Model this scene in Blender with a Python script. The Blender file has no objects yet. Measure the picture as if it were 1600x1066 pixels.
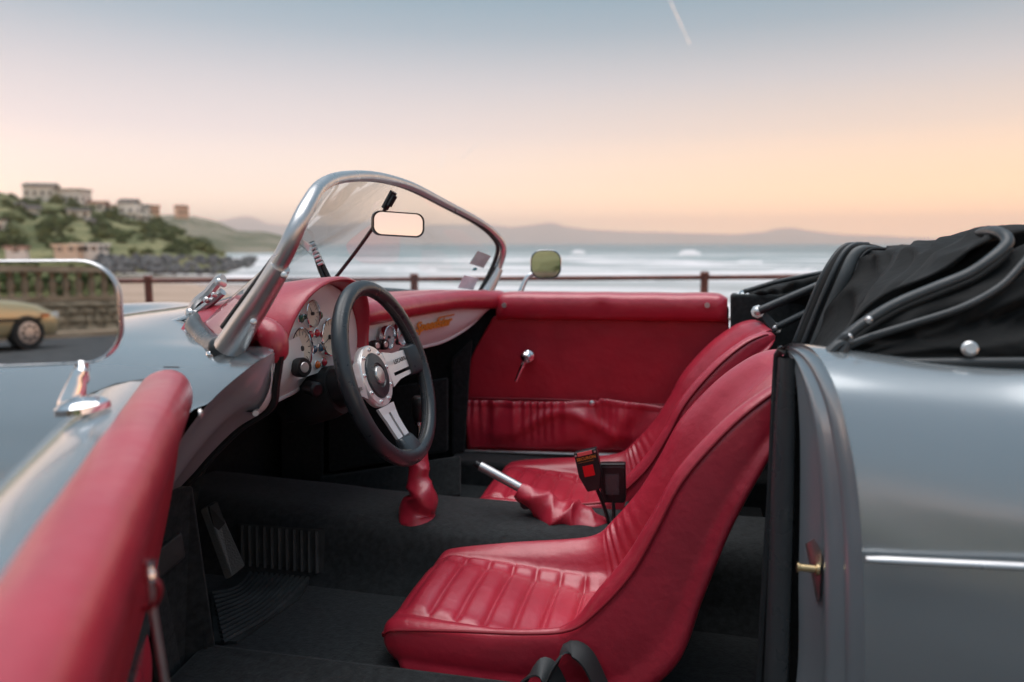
import bpy, bmesh, math, random
import numpy as np
from mathutils import Vector, Matrix, noise as mnoise

random.seed(7); rng = np.random.default_rng(7)
scene = bpy.context.scene
COL = scene.collection
PI = math.pi

# ------------------------------------------------------------------ camera
S, G = 0.88, 0.15                    # car drawing units -> metres, ride height
FPX = 1155.0                         # focal length in photo pixels (1600 wide)
PSI, PIT = math.radians(13.5), math.atan(153 / FPX)
ZC = 1.005                           # eye height in car drawing units
ZW = ZC * S + G                      # eye height in metres
RT = np.array([math.cos(PSI), math.sin(PSI), 0.0])
FW = np.array([-math.sin(PSI) * math.cos(PIT), math.cos(PSI) * math.cos(PIT), -math.sin(PIT)])
UP = np.cross(RT, FW)
cam = bpy.data.cameras.new('camera')
cam.sensor_width = 36; cam.lens = FPX / 1600 * 36
cam.clip_start = 0.02; cam.clip_end = 60000
cam.dof.use_dof = True; cam.dof.focus_distance = 1.48; cam.dof.aperture_fstop = 2.4
camo = bpy.data.objects.new('camera', cam); COL.objects.link(camo)
camo.matrix_world = Matrix(((RT[0], UP[0], -FW[0], 0), (RT[1], UP[1], -FW[1], 0), (RT[2], UP[2], -FW[2], ZW), (0, 0, 0, 1)))
scene.camera = camo

# ------------------------------------------------------------------ sky, sun, exposure
SUN_AZ = math.radians(-60)            # broad soft light of the open sky overhead, measured from +Y towards +X
SUN_EL = math.radians(82)
GLOW_AZ = math.radians(62)           # the sunset glow along the horizon, to the right of the view
world = bpy.data.worlds.new('World'); scene.world = world; world.use_nodes = True
nt = world.node_tree; nt.nodes.clear()
def N(t, **k):
    n = nt.nodes.new(t)
    for a, b in k.items(): setattr(n, a, b)
    return n
def ramp(n, stops):
    r = n.color_ramp
    while len(r.elements) > 1: r.elements.remove(r.elements[-1])
    r.elements[0].position = stops[0][0]; r.elements[0].color = (*stops[0][1], 1)
    for p, c in stops[1:]:
        e = r.elements.new(p); e.color = (*c, 1)
tc = N('ShaderNodeTexCoord'); sp = N('ShaderNodeSeparateXYZ')
nt.links.new(tc.outputs['Generated'], sp.inputs[0])
cool = N('ShaderNodeValToRGB'); warm = N('ShaderNodeValToRGB')
ramp(cool, [(0, (2.6, 1.75, 1.25)), (.03, (1.95, 1.41, 1.04)), (.08, (1.28, 1.04, .89)), (.14, (.90, .78, .77)), (.20, (.66, .63, .66)), (.26, (.385, .465, .535)), (.32, (.225, .36, .445)), (.5, (.27, .40, .50)), (1, (.30, .42, .54))])
ramp(warm, [(0, (3.1, 1.55, .78)), (.03, (2.4, 1.25, .58)), (.08, (1.42, .93, .55)), (.14, (.92, .71, .58)), (.20, (.62, .58, .58)), (.26, (.335, .41, .465)), (.32, (.18, .32, .41)), (.5, (.26, .39, .50)), (1, (.30, .42, .54))])
for r in (cool, warm): nt.links.new(sp.outputs['Z'], r.inputs[0])
dt = N('ShaderNodeVectorMath', operation='DOT_PRODUCT'); dt.inputs[1].default_value = (math.sin(GLOW_AZ), math.cos(GLOW_AZ), 0)
nt.links.new(tc.outputs['Generated'], dt.inputs[0])
mr = N('ShaderNodeMapRange'); mr.inputs[1].default_value = -.25; mr.inputs[2].default_value = .85
mr.interpolation_type = 'SMOOTHSTEP'
nt.links.new(dt.outputs['Value'], mr.inputs[0])
mx = N('ShaderNodeMix', data_type='RGBA'); nt.links.new(mr.outputs[0], mx.inputs[0])
nt.links.new(cool.outputs[0], mx.inputs[6]); nt.links.new(warm.outputs[0], mx.inputs[7])
b1 = N('ShaderNodeBackground'); b1.inputs[1].default_value = .93; nt.links.new(mx.outputs[2], b1.inputs[0])
sky = N('ShaderNodeTexSky', sky_type='NISHITA'); sky.sun_disc = False
sky.sun_elevation = SUN_EL; sky.sun_rotation = SUN_AZ; sky.dust_density = 2
b2 = N('ShaderNodeBackground'); b2.inputs[1].default_value = .006; nt.links.new(sky.outputs[0], b2.inputs[0])
ad = N('ShaderNodeAddShader'); nt.links.new(b1.outputs[0], ad.inputs[0]); nt.links.new(b2.outputs[0], ad.inputs[1])
ow = N('ShaderNodeOutputWorld'); nt.links.new(ad.outputs[0], ow.inputs[0])

sd = bpy.data.lights.new('sun', 'SUN'); sd.energy = 2.4; sd.angle = math.radians(60); sd.color = (1, .95, .93)
sun = bpy.data.objects.new('sun', sd); COL.objects.link(sun)
sv = Vector((math.sin(SUN_AZ) * math.cos(SUN_EL), math.cos(SUN_AZ) * math.cos(SUN_EL), math.sin(SUN_EL)))
sun.rotation_euler = sv.to_track_quat('Z', 'Y').to_euler(); sun.location = sv * 50
vs = scene.view_settings
vs.view_transform = 'Standard'; vs.look = 'None'; vs.gamma = 1; vs.use_curve_mapping = False; vs.exposure = 0.2
scene.render.engine = 'CYCLES'; scene.cycles.volume_bounces = 4

# ------------------------------------------------------------------ helpers: pixels -> points
def ray(x, y): return FW + RT * (x - 800) / FPX - UP * (y - 533) / FPX
def P(x, y, Y): d = ray(x, y); return np.array([0, 0, ZC]) + d * (Y / d[1])          # car units, on plane Y
def PZ(x, y, z): d = ray(x, y); return np.array([0, 0, ZC]) + d * ((z - ZC) / d[2])
def PX(x, y, X): d = ray(x, y); return np.array([0, 0, ZC]) + d * (X / d[0])
def WD(x, y, dist): d = ray(x, y); return np.array([0, 0, ZW]) + d * (dist / math.hypot(d[0], d[1]))   # metres
def WZ(x, y, z): d = ray(x, y); return np.array([0, 0, ZW]) + d * ((z - ZW) / d[2])
def A(*p): return np.array(p, float)

# ------------------------------------------------------------------ helpers: mesh
def crom(pts, n, closed=False):
    p = np.array(pts, float); m = len(p)
    if closed: ext = np.vstack([p[-1], p, p[0], p[1]]); seg = m
    else: ext = np.vstack([2 * p[0] - p[1], p, 2 * p[-1] - p[-2]]); seg = m - 1
    t = np.linspace(0, seg, n + (1 if closed else 0))[:n]
    i = np.minimum(t.astype(int), seg - 1); u = (t - i)[:, None]
    a, b, c, d = ext[i], ext[i + 1], ext[i + 2], ext[i + 3]
    return .5 * (2 * b + (c - a) * u + (2 * a - 5 * b + 4 * c - d) * u * u + (3 * b - a - 3 * c + d) * u ** 3)
def crom_at(pts, t):
    p = np.array(pts, float); ext = np.vstack([2 * p[0] - p[1], p, 2 * p[-1] - p[-2]]); t = np.array(t)
    i = np.clip(t.astype(int), 0, len(p) - 2); u = (t - i)[:, None]; a, b, c, d = ext[i], ext[i + 1], ext[i + 2], ext[i + 3]
    return .5 * (2 * b + (c - a) * u + (2 * a - 5 * b + 4 * c - d) * u * u + (3 * b - a - 3 * c + d) * u ** 3)
def lin(pts, n):
    p = np.array(pts, float); d = np.r_[0, np.cumsum(np.linalg.norm(np.diff(p, axis=0), axis=1))]
    t = np.linspace(0, d[-1], n)
    return np.stack([np.interp(t, d, p[:, k]) for k in range(p.shape[1])], 1)
def even(pts, n): return lin(crom(pts, n * 6), n)
def patch(ctrl, nu, nv):
    c = np.array(ctrl, float)
    a = np.stack([crom(c[:, j], nu) for j in range(c.shape[1])], 1)
    return np.stack([crom(a[i], nv) for i in range(nu)], 0)
def grid(Pt, cu=False, cv=False):
    nu, nv = Pt.shape[:2]; V = Pt.reshape(-1, 3); Fs = []
    for i in range(nu if cu else nu - 1):
        for j in range(nv if cv else nv - 1):
            a, b = i, (i + 1) % nu; c, d = j, (j + 1) % nv
            Fs.append((a * nv + c, a * nv + d, b * nv + d, b * nv + c))
    return V, Fs
def frames(p, closed=False):
    n = len(p)
    t = np.roll(p, -1, 0) - np.roll(p, 1, 0)
    if not closed: t[0] = p[1] - p[0]; t[-1] = p[-1] - p[-2]
    t /= np.linalg.norm(t, axis=1)[:, None] + 1e-12
    r = np.array([0, 0, 1.]) if abs(t[0][2]) < .9 else np.array([1., 0, 0])
    U = np.zeros_like(p); u = np.cross(t[0], r); u /= np.linalg.norm(u)
    for i in range(n):
        u = u - t[i] * (u @ t[i]); u /= np.linalg.norm(u) + 1e-12; U[i] = u
    return t, U, np.cross(t, U)
def tube(path, r, n=10, closed=False, flat=1.0):
    p = np.array(path, float); t, U, W = frames(p, closed)
    r = np.broadcast_to(np.array(r, float), (len(p),))
    a = np.linspace(0, 2 * PI, n, endpoint=False)
    ring = p[:, None] + r[:, None, None] * (np.cos(a)[None, :, None] * U[:, None] + flat * np.sin(a)[None, :, None] * W[:, None])
    V, Fs = grid(ring, closed, True)
    if not closed:
        Fs += [tuple(range(n))[::-1], tuple((len(p) - 1) * n + k for k in range(n))]
    return V, Fs
def basis(ax):
    ax = np.array(ax, float); ax /= np.linalg.norm(ax)
    r = np.array([0, 0, 1.]) if abs(ax[2]) < .9 else np.array([1., 0, 0])
    u = np.cross(r, ax); u /= np.linalg.norm(u)
    return u, np.cross(ax, u), ax
def lathe(prof, c, ax, n=28):
    u, v, w = basis(ax); a = np.linspace(0, 2 * PI, n, endpoint=False)
    ring = np.array([[np.array(c) + r * (math.cos(k) * u + math.sin(k) * v) + h * w for k in a] for r, h in prof])
    V, Fs = grid(ring, False, True)
    m = len(prof)
    Fs += [tuple(range(n))[::-1], tuple((m - 1) * n + k for k in range(n))]
    return V, Fs
def box(c, s, R=None):
    V = np.array([(x, y, z) for x in (-.5, .5) for y in (-.5, .5) for z in (-.5, .5)]) * np.array(s)
    if R is not None: V = V @ np.array(R).T
    return V + np.array(c), [(0, 1, 3, 2), (4, 6, 7, 5), (0, 4, 5, 1), (2, 3, 7, 6), (0, 2, 6, 4), (1, 5, 7, 3)]
def hexa(a, b):           # eight-cornered solid from two quads
    V = np.array(list(a) + list(b), float)
    return V, [(3, 2, 1, 0), (4, 5, 6, 7), (0, 1, 5, 4), (1, 2, 6, 5), (2, 3, 7, 6), (3, 0, 4, 7)]
def prism(poly, off):     # planar polygon pushed along off
    n = len(poly); V = np.vstack([poly, np.array(poly) + np.array(off)])
    return V, [tuple(range(n))[::-1], tuple(range(n, 2 * n))] + [(i, (i + 1) % n, n + (i + 1) % n, n + i) for i in range(n)]
def join(parts):
    V, Fs, k = [], [], 0
    for v, f in parts:
        V.append(np.array(v)); Fs += [tuple(i + k for i in q) for q in f]; k += len(v)
    return np.vstack(V), Fs
def rrect(w, h, r, n=6):
    o = []
    for cx, cy, a0 in ((w / 2 - r, h / 2 - r, 0), (-w / 2 + r, h / 2 - r, 90), (-w / 2 + r, -h / 2 + r, 180), (w / 2 - r, -h / 2 + r, 270)):
        for k in range(n + 1):
            a = math.radians(a0 + 90 * k / n); o.append((cx + r * math.cos(a), cy + r * math.sin(a)))
    return np.array(o)
ORG = {}
def obj(name, VF, mat, parent=None, car=True, smooth=True, sharp=38, sub=0, solid=0, soff=0, bev=0, org=None):
    V, Fs = VF; V = np.array(V, float)
    if car: V = V * S + [0, 0, G]
    L = ORG[parent.name] if parent else (np.array(org, float) if org is not None else np.zeros(3))
    me = bpy.data.meshes.new(name); me.from_pydata((V - L).tolist(), [], [tuple(map(int, q)) for q in Fs])
    bm = bmesh.new(); bm.from_mesh(me); bmesh.ops.recalc_face_normals(bm, faces=bm.faces); bm.to_mesh(me); bm.free()
    me.materials.append(M[mat] if isinstance(mat, str) else mat)
    if smooth:
        me.shade_smooth()
        if sharp: me.set_sharp_from_angle(angle=math.radians(sharp))
    o = bpy.data.objects.new(name, me); COL.objects.link(o)
    if parent: o.parent = parent
    else: o.location = L
    ORG[o.name] = L
    if bev:
        m = o.modifiers.new('bevel', 'BEVEL'); m.width = bev; m.segments = 3; m.limit_method = 'ANGLE'; m.harden_normals = False
    if solid:
        m = o.modifiers.new('thickness', 'SOLIDIFY'); m.thickness = solid; m.offset = soff
    if sub:
        m = o.modifiers.new('smooth', 'SUBSURF'); m.levels = sub; m.render_levels = sub
    return o
def empty(name, loc, label, cat, group=None):
    o = bpy.data.objects.new(name, None); COL.objects.link(o); o.location = loc; ORG[o.name] = np.array(loc, float)
    return tag(o, label, cat, group)
def tag(o, label=None, cat=None, group=None, kind=None):
    for k, v in (('label', label), ('category', cat), ('group', group), ('kind', kind)):
        if v: o[k] = v
    return o
def copy_tree(o, loc=None, rz=None, scale=None, label=None, parent=None):
    c = o.copy(); COL.objects.link(c); c.parent = parent
    if loc is not None: c.location = loc
    if rz is not None: c.rotation_euler = (0, 0, rz)
    if scale is not None: c.scale = scale
    if label: c['label'] = label
    for ch in list(o.children): copy_tree(ch, parent=c)
    return c
def text(s, size, ext, shear=0, bold=0):
    cu = bpy.data.curves.new('lettering', 'FONT'); cu.body = s; cu.size = size; cu.extrude = ext; cu.shear = shear
    cu.offset = bold; cu.align_x = 'CENTER'; cu.align_y = 'CENTER'; cu.resolution_u = 3
    o = bpy.data.objects.new('lettering', cu); COL.objects.link(o)
    dg = bpy.context.evaluated_depsgraph_get(); me = o.evaluated_get(dg).to_mesh()
    V = np.array([v.co[:] for v in me.vertices]); Fs = [tuple(p.vertices) for p in me.polygons]
    o.evaluated_get(dg).to_mesh_clear(); bpy.data.objects.remove(o); bpy.data.curves.remove(cu)
    return V, Fs
def put(VF, c, u, v, w):
    V, Fs = VF; V = np.array(V)
    return V[:, :1] * np.array(u) + V[:, 1:2] * np.array(v) + V[:, 2:3] * np.array(w) + np.array(c), Fs
def nz(p, s=1.0): return mnoise.noise(Vector((p[0] * s, p[1] * s, p[2] * s)))

# ------------------------------------------------------------------ materials
M = {}
def mat(name, base, rough=.5, metal=0, spec=.5, coat=0, coatr=.05, var=0, vscale=8, rvar=0, bump=0, bscale=200, btype='noise', bump2=0, bscale2=20, sheen=0, sheenr=.4, emis=None, var2=None, stretch=None):
    m = bpy.data.materials.new(name); m.use_nodes = True; t = m.node_tree; b = t.nodes['Principled BSDF']
    b.inputs['Base Color'].default_value = (*base, 1); b.inputs['Roughness'].default_value = rough
    b.inputs['Metallic'].default_value = metal; b.inputs['Specular IOR Level'].default_value = spec
    b.inputs['Coat Weight'].default_value = coat; b.inputs['Coat Roughness'].default_value = coatr
    if sheen: b.inputs['Sheen Weight'].default_value = sheen; b.inputs['Sheen Roughness'].default_value = sheenr
    if emis: b.inputs['Emission Color'].default_value = (*emis[0], 1); b.inputs['Emission Strength'].default_value = emis[1]
    tcn = t.nodes.new('ShaderNodeTexCoord'); co = tcn.outputs['Object']
    if stretch:
        mp = t.nodes.new('ShaderNodeMapping'); mp.inputs['Scale'].default_value = stretch; t.links.new(co, mp.inputs[0]); co = mp.outputs[0]
    def noise(sc, det=4):
        n = t.nodes.new('ShaderNodeTexNoise'); n.inputs['Scale'].default_value = sc; n.inputs['Detail'].default_value = det; t.links.new(co, n.inputs['Vector']); return n
    if var:
        n = noise(vscale, 5); r = t.nodes.new('ShaderNodeValToRGB'); c2 = var2 or base
        ramp(r, [(.3, tuple(max(0, x * (1 - var)) for x in base)), (.7, tuple(x * (1 + var) for x in c2))])
        t.links.new(n.outputs[0], r.inputs[0]); t.links.new(r.outputs[0], b.inputs['Base Color'])
    if rvar:
        n = noise(vscale * 1.7, 6); r = t.nodes.new('ShaderNodeMapRange'); r.inputs[1].default_value = .3; r.inputs[2].default_value = .7
        r.inputs[3].default_value = max(.02, rough - rvar); r.inputs[4].default_value = rough + rvar
        t.links.new(n.outputs[0], r.inputs[0]); t.links.new(r.outputs[0], b.inputs['Roughness'])
    nrm = None
    for st, sc, ty in ((bump2, bscale2, 'noise'), (bump, bscale, btype)):
        if not st: continue
        if ty == 'voronoi':
            n = t.nodes.new('ShaderNodeTexVoronoi'); n.inputs['Scale'].default_value = sc; t.links.new(co, n.inputs['Vector'])
        else: n = noise(sc, 3)
        bp = t.nodes.new('ShaderNodeBump'); bp.inputs['Strength'].default_value = st; bp.inputs['Distance'].default_value = .3 / sc
        t.links.new(n.outputs[0], bp.inputs['Height'])
        if nrm: t.links.new(nrm, bp.inputs['Normal'])
        nrm = bp.outputs[0]
    if nrm: t.links.new(nrm, b.inputs['Normal'])
    M[name] = m; return m
mat('red_leather', (.46, .02, .044), .36, spec=.5, coat=.75, coatr=.33, var=.10, vscale=9, rvar=.07, bump=.3, bscale=650, btype='voronoi', bump2=.3, bscale2=32)
mat('red_leather_dull', (.40, .014, .03), .47, spec=.45, var=.12, vscale=9, rvar=.06, bump=.18, bscale=700, btype='voronoi', bump2=.2, bscale2=25)
mat('red_seam', (.27, .010, .022), .5)
mat('dash_paint', (.84, .84, .82), .36, metal=.05, coat=.5, coatr=.15, var=.04, vscale=3)
mat('jamb_silver', (.38, .43, .46), .3, metal=.5, coat=.7, coatr=.1)
mat('jamb_paint', (.36, .36, .40), .36, metal=.1, coat=.6, coatr=.12)
mat('silver_paint', (.315, .35, .368), .24, metal=.55, coat=1, coatr=.10, var=.04, vscale=3, bump=.03, bscale=2500)
mat('chrome', (.82, .82, .83), .08, metal=1, rvar=.05, vscale=30)
mat('aluminium', (.68, .67, .66), .38, metal=1, rvar=.08, vscale=25, bump=.05, bscale=400)
mat('frame_metal', (.60, .59, .59), .33, metal=1, rvar=.08, vscale=14, bump=.04, bscale=60)
mat('black_leather', (.026, .032, .037), .31, spec=.55, var=.2, vscale=20, bump=.22, bscale=800, btype='voronoi', rvar=.06)
mat('black_rubber', (.014, .016, .017), .5, var=.3, vscale=30, bump=.1, bscale=300)
mat('rubber_gloss', (.05, .056, .06), .3, spec=.6, rvar=.08, vscale=12)
mat('black_plastic', (.012, .012, .013), .3, bump=.08, bscale=900)
mat('carpet', (.017, .0198, .0208), .95, spec=.12, var=.4, vscale=70, bump=1, bscale=700, bump2=.6, bscale2=160, sheen=.14, sheenr=.6)
mat('hood_fabric', (.010, .0105, .0105), .8, spec=.25, var=.25, vscale=6, bump=.5, bscale=900, bump2=.25, bscale2=40, sheen=.04)
mat('hood_binding', (.034, .039, .042), .42, spec=.5, var=.2, vscale=20, bump=.15, bscale=600, rvar=.08)
mat('bow_tape', (.075, .083, .085), .5, bump=.3, bscale=500)
mat('spoke_metal', (.84, .83, .82), .3, metal=.55, bump=.04, bscale=300)
mat('thread', (.16, .16, .15), .8)
mat('dial_cream', (.78, .70, .57), .4, coat=.3, coatr=.05)
mat('dial_grey', (.38, .42, .43), .35, coat=1, coatr=.02)
mat('dark_print', (.03, .03, .03), .6)
mat('red_needle', (.6, .05, .04), .5)
mat('gold', (.78, .31, .045), .35, metal=.3)
mat('mirror_glass', (.9, .9, .9), .012, metal=1)
mat('red_lens', (.5, .012, .03), .12, coat=1); mat('orange_lens', (.62, .13, .01), .12, coat=1)
mat('green_lens', (.01, .10, .05), .1, coat=1); mat('blue_lens', (.03, .08, .14), .1, coat=1)
mat('bright_red_plastic', (.72, .005, .012), .35); mat('pink_plastic', (.8, .12, .12), .4)
mat('brass', (.75, .55, .3), .3, metal=1)
mat('pedal_metal', (.16, .17, .17), .55, metal=.4, bump=.8, bscale=260, btype='voronoi')
mat('mat_rubber', (.035, .038, .038), .7, var=.4, vscale=18, bump=.3, bscale=300)
mat('webbing', (.02, .024, .026), .55, bump=.4, bscale=500)
mat('sticker_grey', (.46, .58, .61), .6, var=.1, vscale=40); mat('sticker_pale', (.80, .78, .85), .6, var=.12, vscale=60)
mat('sticker_teal', (.05, .34, .42), .6)
mat('rail_paint', (.19, .062, .045), .55, var=.3, vscale=9, rvar=.1, bump=.2, bscale=60)
def glass(name, tint, mirror=.09):
    m = bpy.data.materials.new(name); m.use_nodes = True; t = m.node_tree; t.nodes.clear()
    tr = t.nodes.new('ShaderNodeBsdfTransparent'); tr.inputs[0].default_value = (*tint, 1)
    gl = t.nodes.new('ShaderNodeBsdfGlossy'); gl.inputs['Roughness'].default_value = .01
    lw = t.nodes.new('ShaderNodeLayerWeight'); lw.inputs[0].default_value = .5
    pw = t.nodes.new('ShaderNodeMath'); pw.operation = 'POWER'; pw.inputs[1].default_value = 3.6; t.links.new(lw.outputs['Facing'], pw.inputs[0])
    fr = t.nodes.new('ShaderNodeMapRange'); fr.inputs[3].default_value = .045; fr.inputs[4].default_value = .95; t.links.new(pw.outputs[0], fr.inputs[0])
    mixn = t.nodes.new('ShaderNodeMixShader'); o = t.nodes.new('ShaderNodeOutputMaterial')
    t.links.new(fr.outputs[0], mixn.inputs[0]); t.links.new(tr.outputs[0], mixn.inputs[1]); t.links.new(gl.outputs[0], mixn.inputs[2]); t.links.new(mixn.outputs[0], o.inputs[0])
    M[name] = m
glass('windscreen_glass', (.97, .98, .975))

# ================================================================== SETTING
def two_tone(name, c1, c2, scale, rough=.9, stretch=(1, 1, 1), lo=.4, hi=.6, bump=.4, bscale=40, det=6, spec=.3):
    m = bpy.data.materials.new(name); m.use_nodes = True; t = m.node_tree; b = t.nodes['Principled BSDF']
    b.inputs['Roughness'].default_value = rough; b.inputs['Specular IOR Level'].default_value = spec
    tcn = t.nodes.new('ShaderNodeTexCoord'); mp = t.nodes.new('ShaderNodeMapping'); mp.inputs['Scale'].default_value = stretch
    t.links.new(tcn.outputs['Object'], mp.inputs[0])
    n = t.nodes.new('ShaderNodeTexNoise'); n.inputs['Scale'].default_value = scale; n.inputs['Detail'].default_value = det; t.links.new(mp.outputs[0], n.inputs['Vector'])
    r = t.nodes.new('ShaderNodeValToRGB'); ramp(r, [(lo, c1), (hi, c2)]); t.links.new(n.outputs[0], r.inputs[0]); t.links.new(r.outputs[0], b.inputs['Base Color'])
    if bump:
        n2 = t.nodes.new('ShaderNodeTexNoise'); n2.inputs['Scale'].default_value = bscale; n2.inputs['Detail'].default_value = 4; t.links.new(mp.outputs[0], n2.inputs['Vector'])
        bp = t.nodes.new('ShaderNodeBump'); bp.inputs['Strength'].default_value = bump; bp.inputs['Distance'].default_value = 1 / bscale
        t.links.new(n2.outputs[0], bp.inputs['Height']); t.links.new(bp.outputs[0], b.inputs['Normal'])
    M[name] = m; return m
two_tone('asphalt', (.045, .047, .05), (.075, .076, .078), 3, .85, bump=.6, bscale=120)
two_tone('sand', (.36, .25, .18), (.46, .33, .25), .05, .8, (1, 2.5, 1), bump=.2, bscale=1)
two_tone('wet_sand', (.30, .22, .18), (.42, .32, .28), .04, .25, (1, 3, 1), bump=.05, bscale=1, spec=.6)
two_tone('hill_scrub', (.10, .115, .045), (.27, .25, .12), .07, .95, bump=1, bscale=.6, lo=.42, hi=.62)
two_tone('cliff_scrub', (.11, .12, .07), (.26, .23, .17), .02, .95, bump=1, bscale=.2, lo=.4, hi=.62)
two_tone('rock', (.07, .072, .075), (.19, .185, .18), .9, .9, bump=1, bscale=3)
two_tone('mountain_rock', (.30, .22, .21), (.38, .29, .27), .0006, .95, bump=0)
two_tone('house_wall', (.74, .69, .62), (.84, .79, .72), .5, .9, bump=.1); two_tone('house_glow_tint', (.62, .38, .26), (.68, .44, .32), .5, .9, bump=.1)  # second wall tone has the orange evening light put into its colour
two_tone('roof_tile', (.16, .07, .045), (.26, .12, .08), 2, .85); two_tone('roof_slate', (.07, .065, .06), (.12, .10, .09), 2, .8)
two_tone('shop_canvas', (.74, .55, .40), (.80, .61, .46), 1, .8, bump=0)
mat('house_window', (.03, .035, .04), .1, spec=.8)
two_tone('old_concrete', (.26, .19, .13), (.42, .33, .24), 1.2, .9, bump=.5, bscale=14)
two_tone('wall_stone', (.16, .13, .09), (.40, .34, .25), 1.3, .9, bump=.8, bscale=9)
two_tone('wall_mortar', (.12, .095, .06), (.20, .16, .11), 2, .95, bump=.6, bscale=12)

def sheet(name, pts, z, m, kind='structure'):
    return tag(obj(name, (np.array([(x, y, z) for x, y in pts]), [tuple(range(len(pts)))]), m, car=False, smooth=False), kind=kind)
SEA = -6.0
# ground on the promenade (one sheet behind and around the car, ending at the sea wall)
ge = obj('ground', (A(-60, -45, 0, 90, -45, 0, 90, 6.4, 0, -60, 8.6, 0, -60, -45, -7, 90, -45, -7, 90, 6.4, -7, -60, 8.6, -7).reshape(8, 3),
    [(0, 1, 2, 3), (4, 7, 6, 5), (2, 6, 7, 3), (0, 4, 5, 1), (1, 5, 6, 2), (0, 3, 7, 4)]), 'asphalt', car=False, smooth=False); tag(ge, kind='structure')

# sea: near part finely divided with a swell, then out to the horizon
def sea_mat():
    m = bpy.data.materials.new('sea_water'); m.use_nodes = True; t = m.node_tree; b = t.nodes['Principled BSDF']
    g = t.nodes.new('ShaderNodeNewGeometry'); sepn = t.nodes.new('ShaderNodeSeparateXYZ'); t.links.new(g.outputs['Position'], sepn.inputs[0])
    def nse(sx, sy, sc, det=5, dist=0.0):
        mp = t.nodes.new('ShaderNodeMapping'); mp.inputs['Scale'].default_value = (sx, sy, 1); t.links.new(g.outputs['Position'], mp.inputs[0])
        n = t.nodes.new('ShaderNodeTexNoise'); n.inputs['Scale'].default_value = sc; n.inputs['Detail'].default_value = det; n.inputs['Distortion'].default_value = dist
        t.links.new(mp.outputs[0], n.inputs['Vector']); return n.outputs[0]
    # water colour: green-grey inshore, bluer outside
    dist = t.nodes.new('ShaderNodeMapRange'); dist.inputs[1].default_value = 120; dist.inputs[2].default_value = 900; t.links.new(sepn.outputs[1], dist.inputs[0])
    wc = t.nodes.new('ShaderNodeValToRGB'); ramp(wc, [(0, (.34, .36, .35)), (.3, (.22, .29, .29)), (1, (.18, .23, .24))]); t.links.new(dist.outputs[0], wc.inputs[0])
    # foam: long patches parallel with the shore, denser near the beach
    f1 = nse(.16, 1, .045, 7, 1.2)
    thr = t.nodes.new('ShaderNodeMapRange'); thr.inputs[1].default_value = 90; thr.inputs[2].default_value = 800; thr.inputs[3].default_value = .43; thr.inputs[4].default_value = .64; t.links.new(sepn.outputs[1], thr.inputs[0])
    sb = t.nodes.new('ShaderNodeMath'); sb.operation = 'SUBTRACT'; t.links.new(f1, sb.inputs[0]); t.links.new(thr.outputs[0], sb.inputs[1])
    fm = t.nodes.new('ShaderNodeMapRange'); fm.inputs[1].default_value = -.02; fm.inputs[2].default_value = .10; t.links.new(sb.outputs[0], fm.inputs[0])
    mixn = t.nodes.new('ShaderNodeMix'); mixn.data_type = 'RGBA'; t.links.new(fm.outputs[0], mixn.inputs[0]); t.links.new(wc.outputs[0], mixn.inputs[6]); mixn.inputs[7].default_value = (.80, .76, .76, 1)
    t.links.new(mixn.outputs[2], b.inputs['Base Color'])
    rr = t.nodes.new('ShaderNodeMapRange'); b.inputs['Specular IOR Level'].default_value = .3; rr.inputs[3].default_value = .45; rr.inputs[4].default_value = .8; t.links.new(fm.outputs[0], rr.inputs[0]); t.links.new(rr.outputs[0], b.inputs['Roughness'])
    bp = t.nodes.new('ShaderNodeBump'); bp.inputs['Strength'].default_value = .9; bp.inputs['Distance'].default_value = 1.2; t.links.new(nse(.3, 1, .12, 4), bp.inputs['Height']); t.links.new(bp.outputs[0], b.inputs['Normal'])
    M['sea_water'] = m
sea_mat()
ys = np.r_[np.linspace(26, 400, 150), np.geomspace(410, 13400, 40)]
xs = np.linspace(-1, 1, 60)
sg = np.zeros((len(ys), len(xs), 3))
for i, y in enumerate(ys):
    for j, x in enumerate(xs):
        X = x * (260 + y * 1.1) ; amp = .28 * min(1, max(0, (y - 60) / 60)) * (1 if y < 500 else 0)
        sg[i, j] = (X, y, SEA + amp * (math.sin(y * .23 + 1.7 * nz((X * .012, y * .004, 0))) + nz((X * .02, y * .05, 3))))
tag(obj('sea', grid(sg), 'sea_water', car=False, sharp=0), kind='structure')
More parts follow.
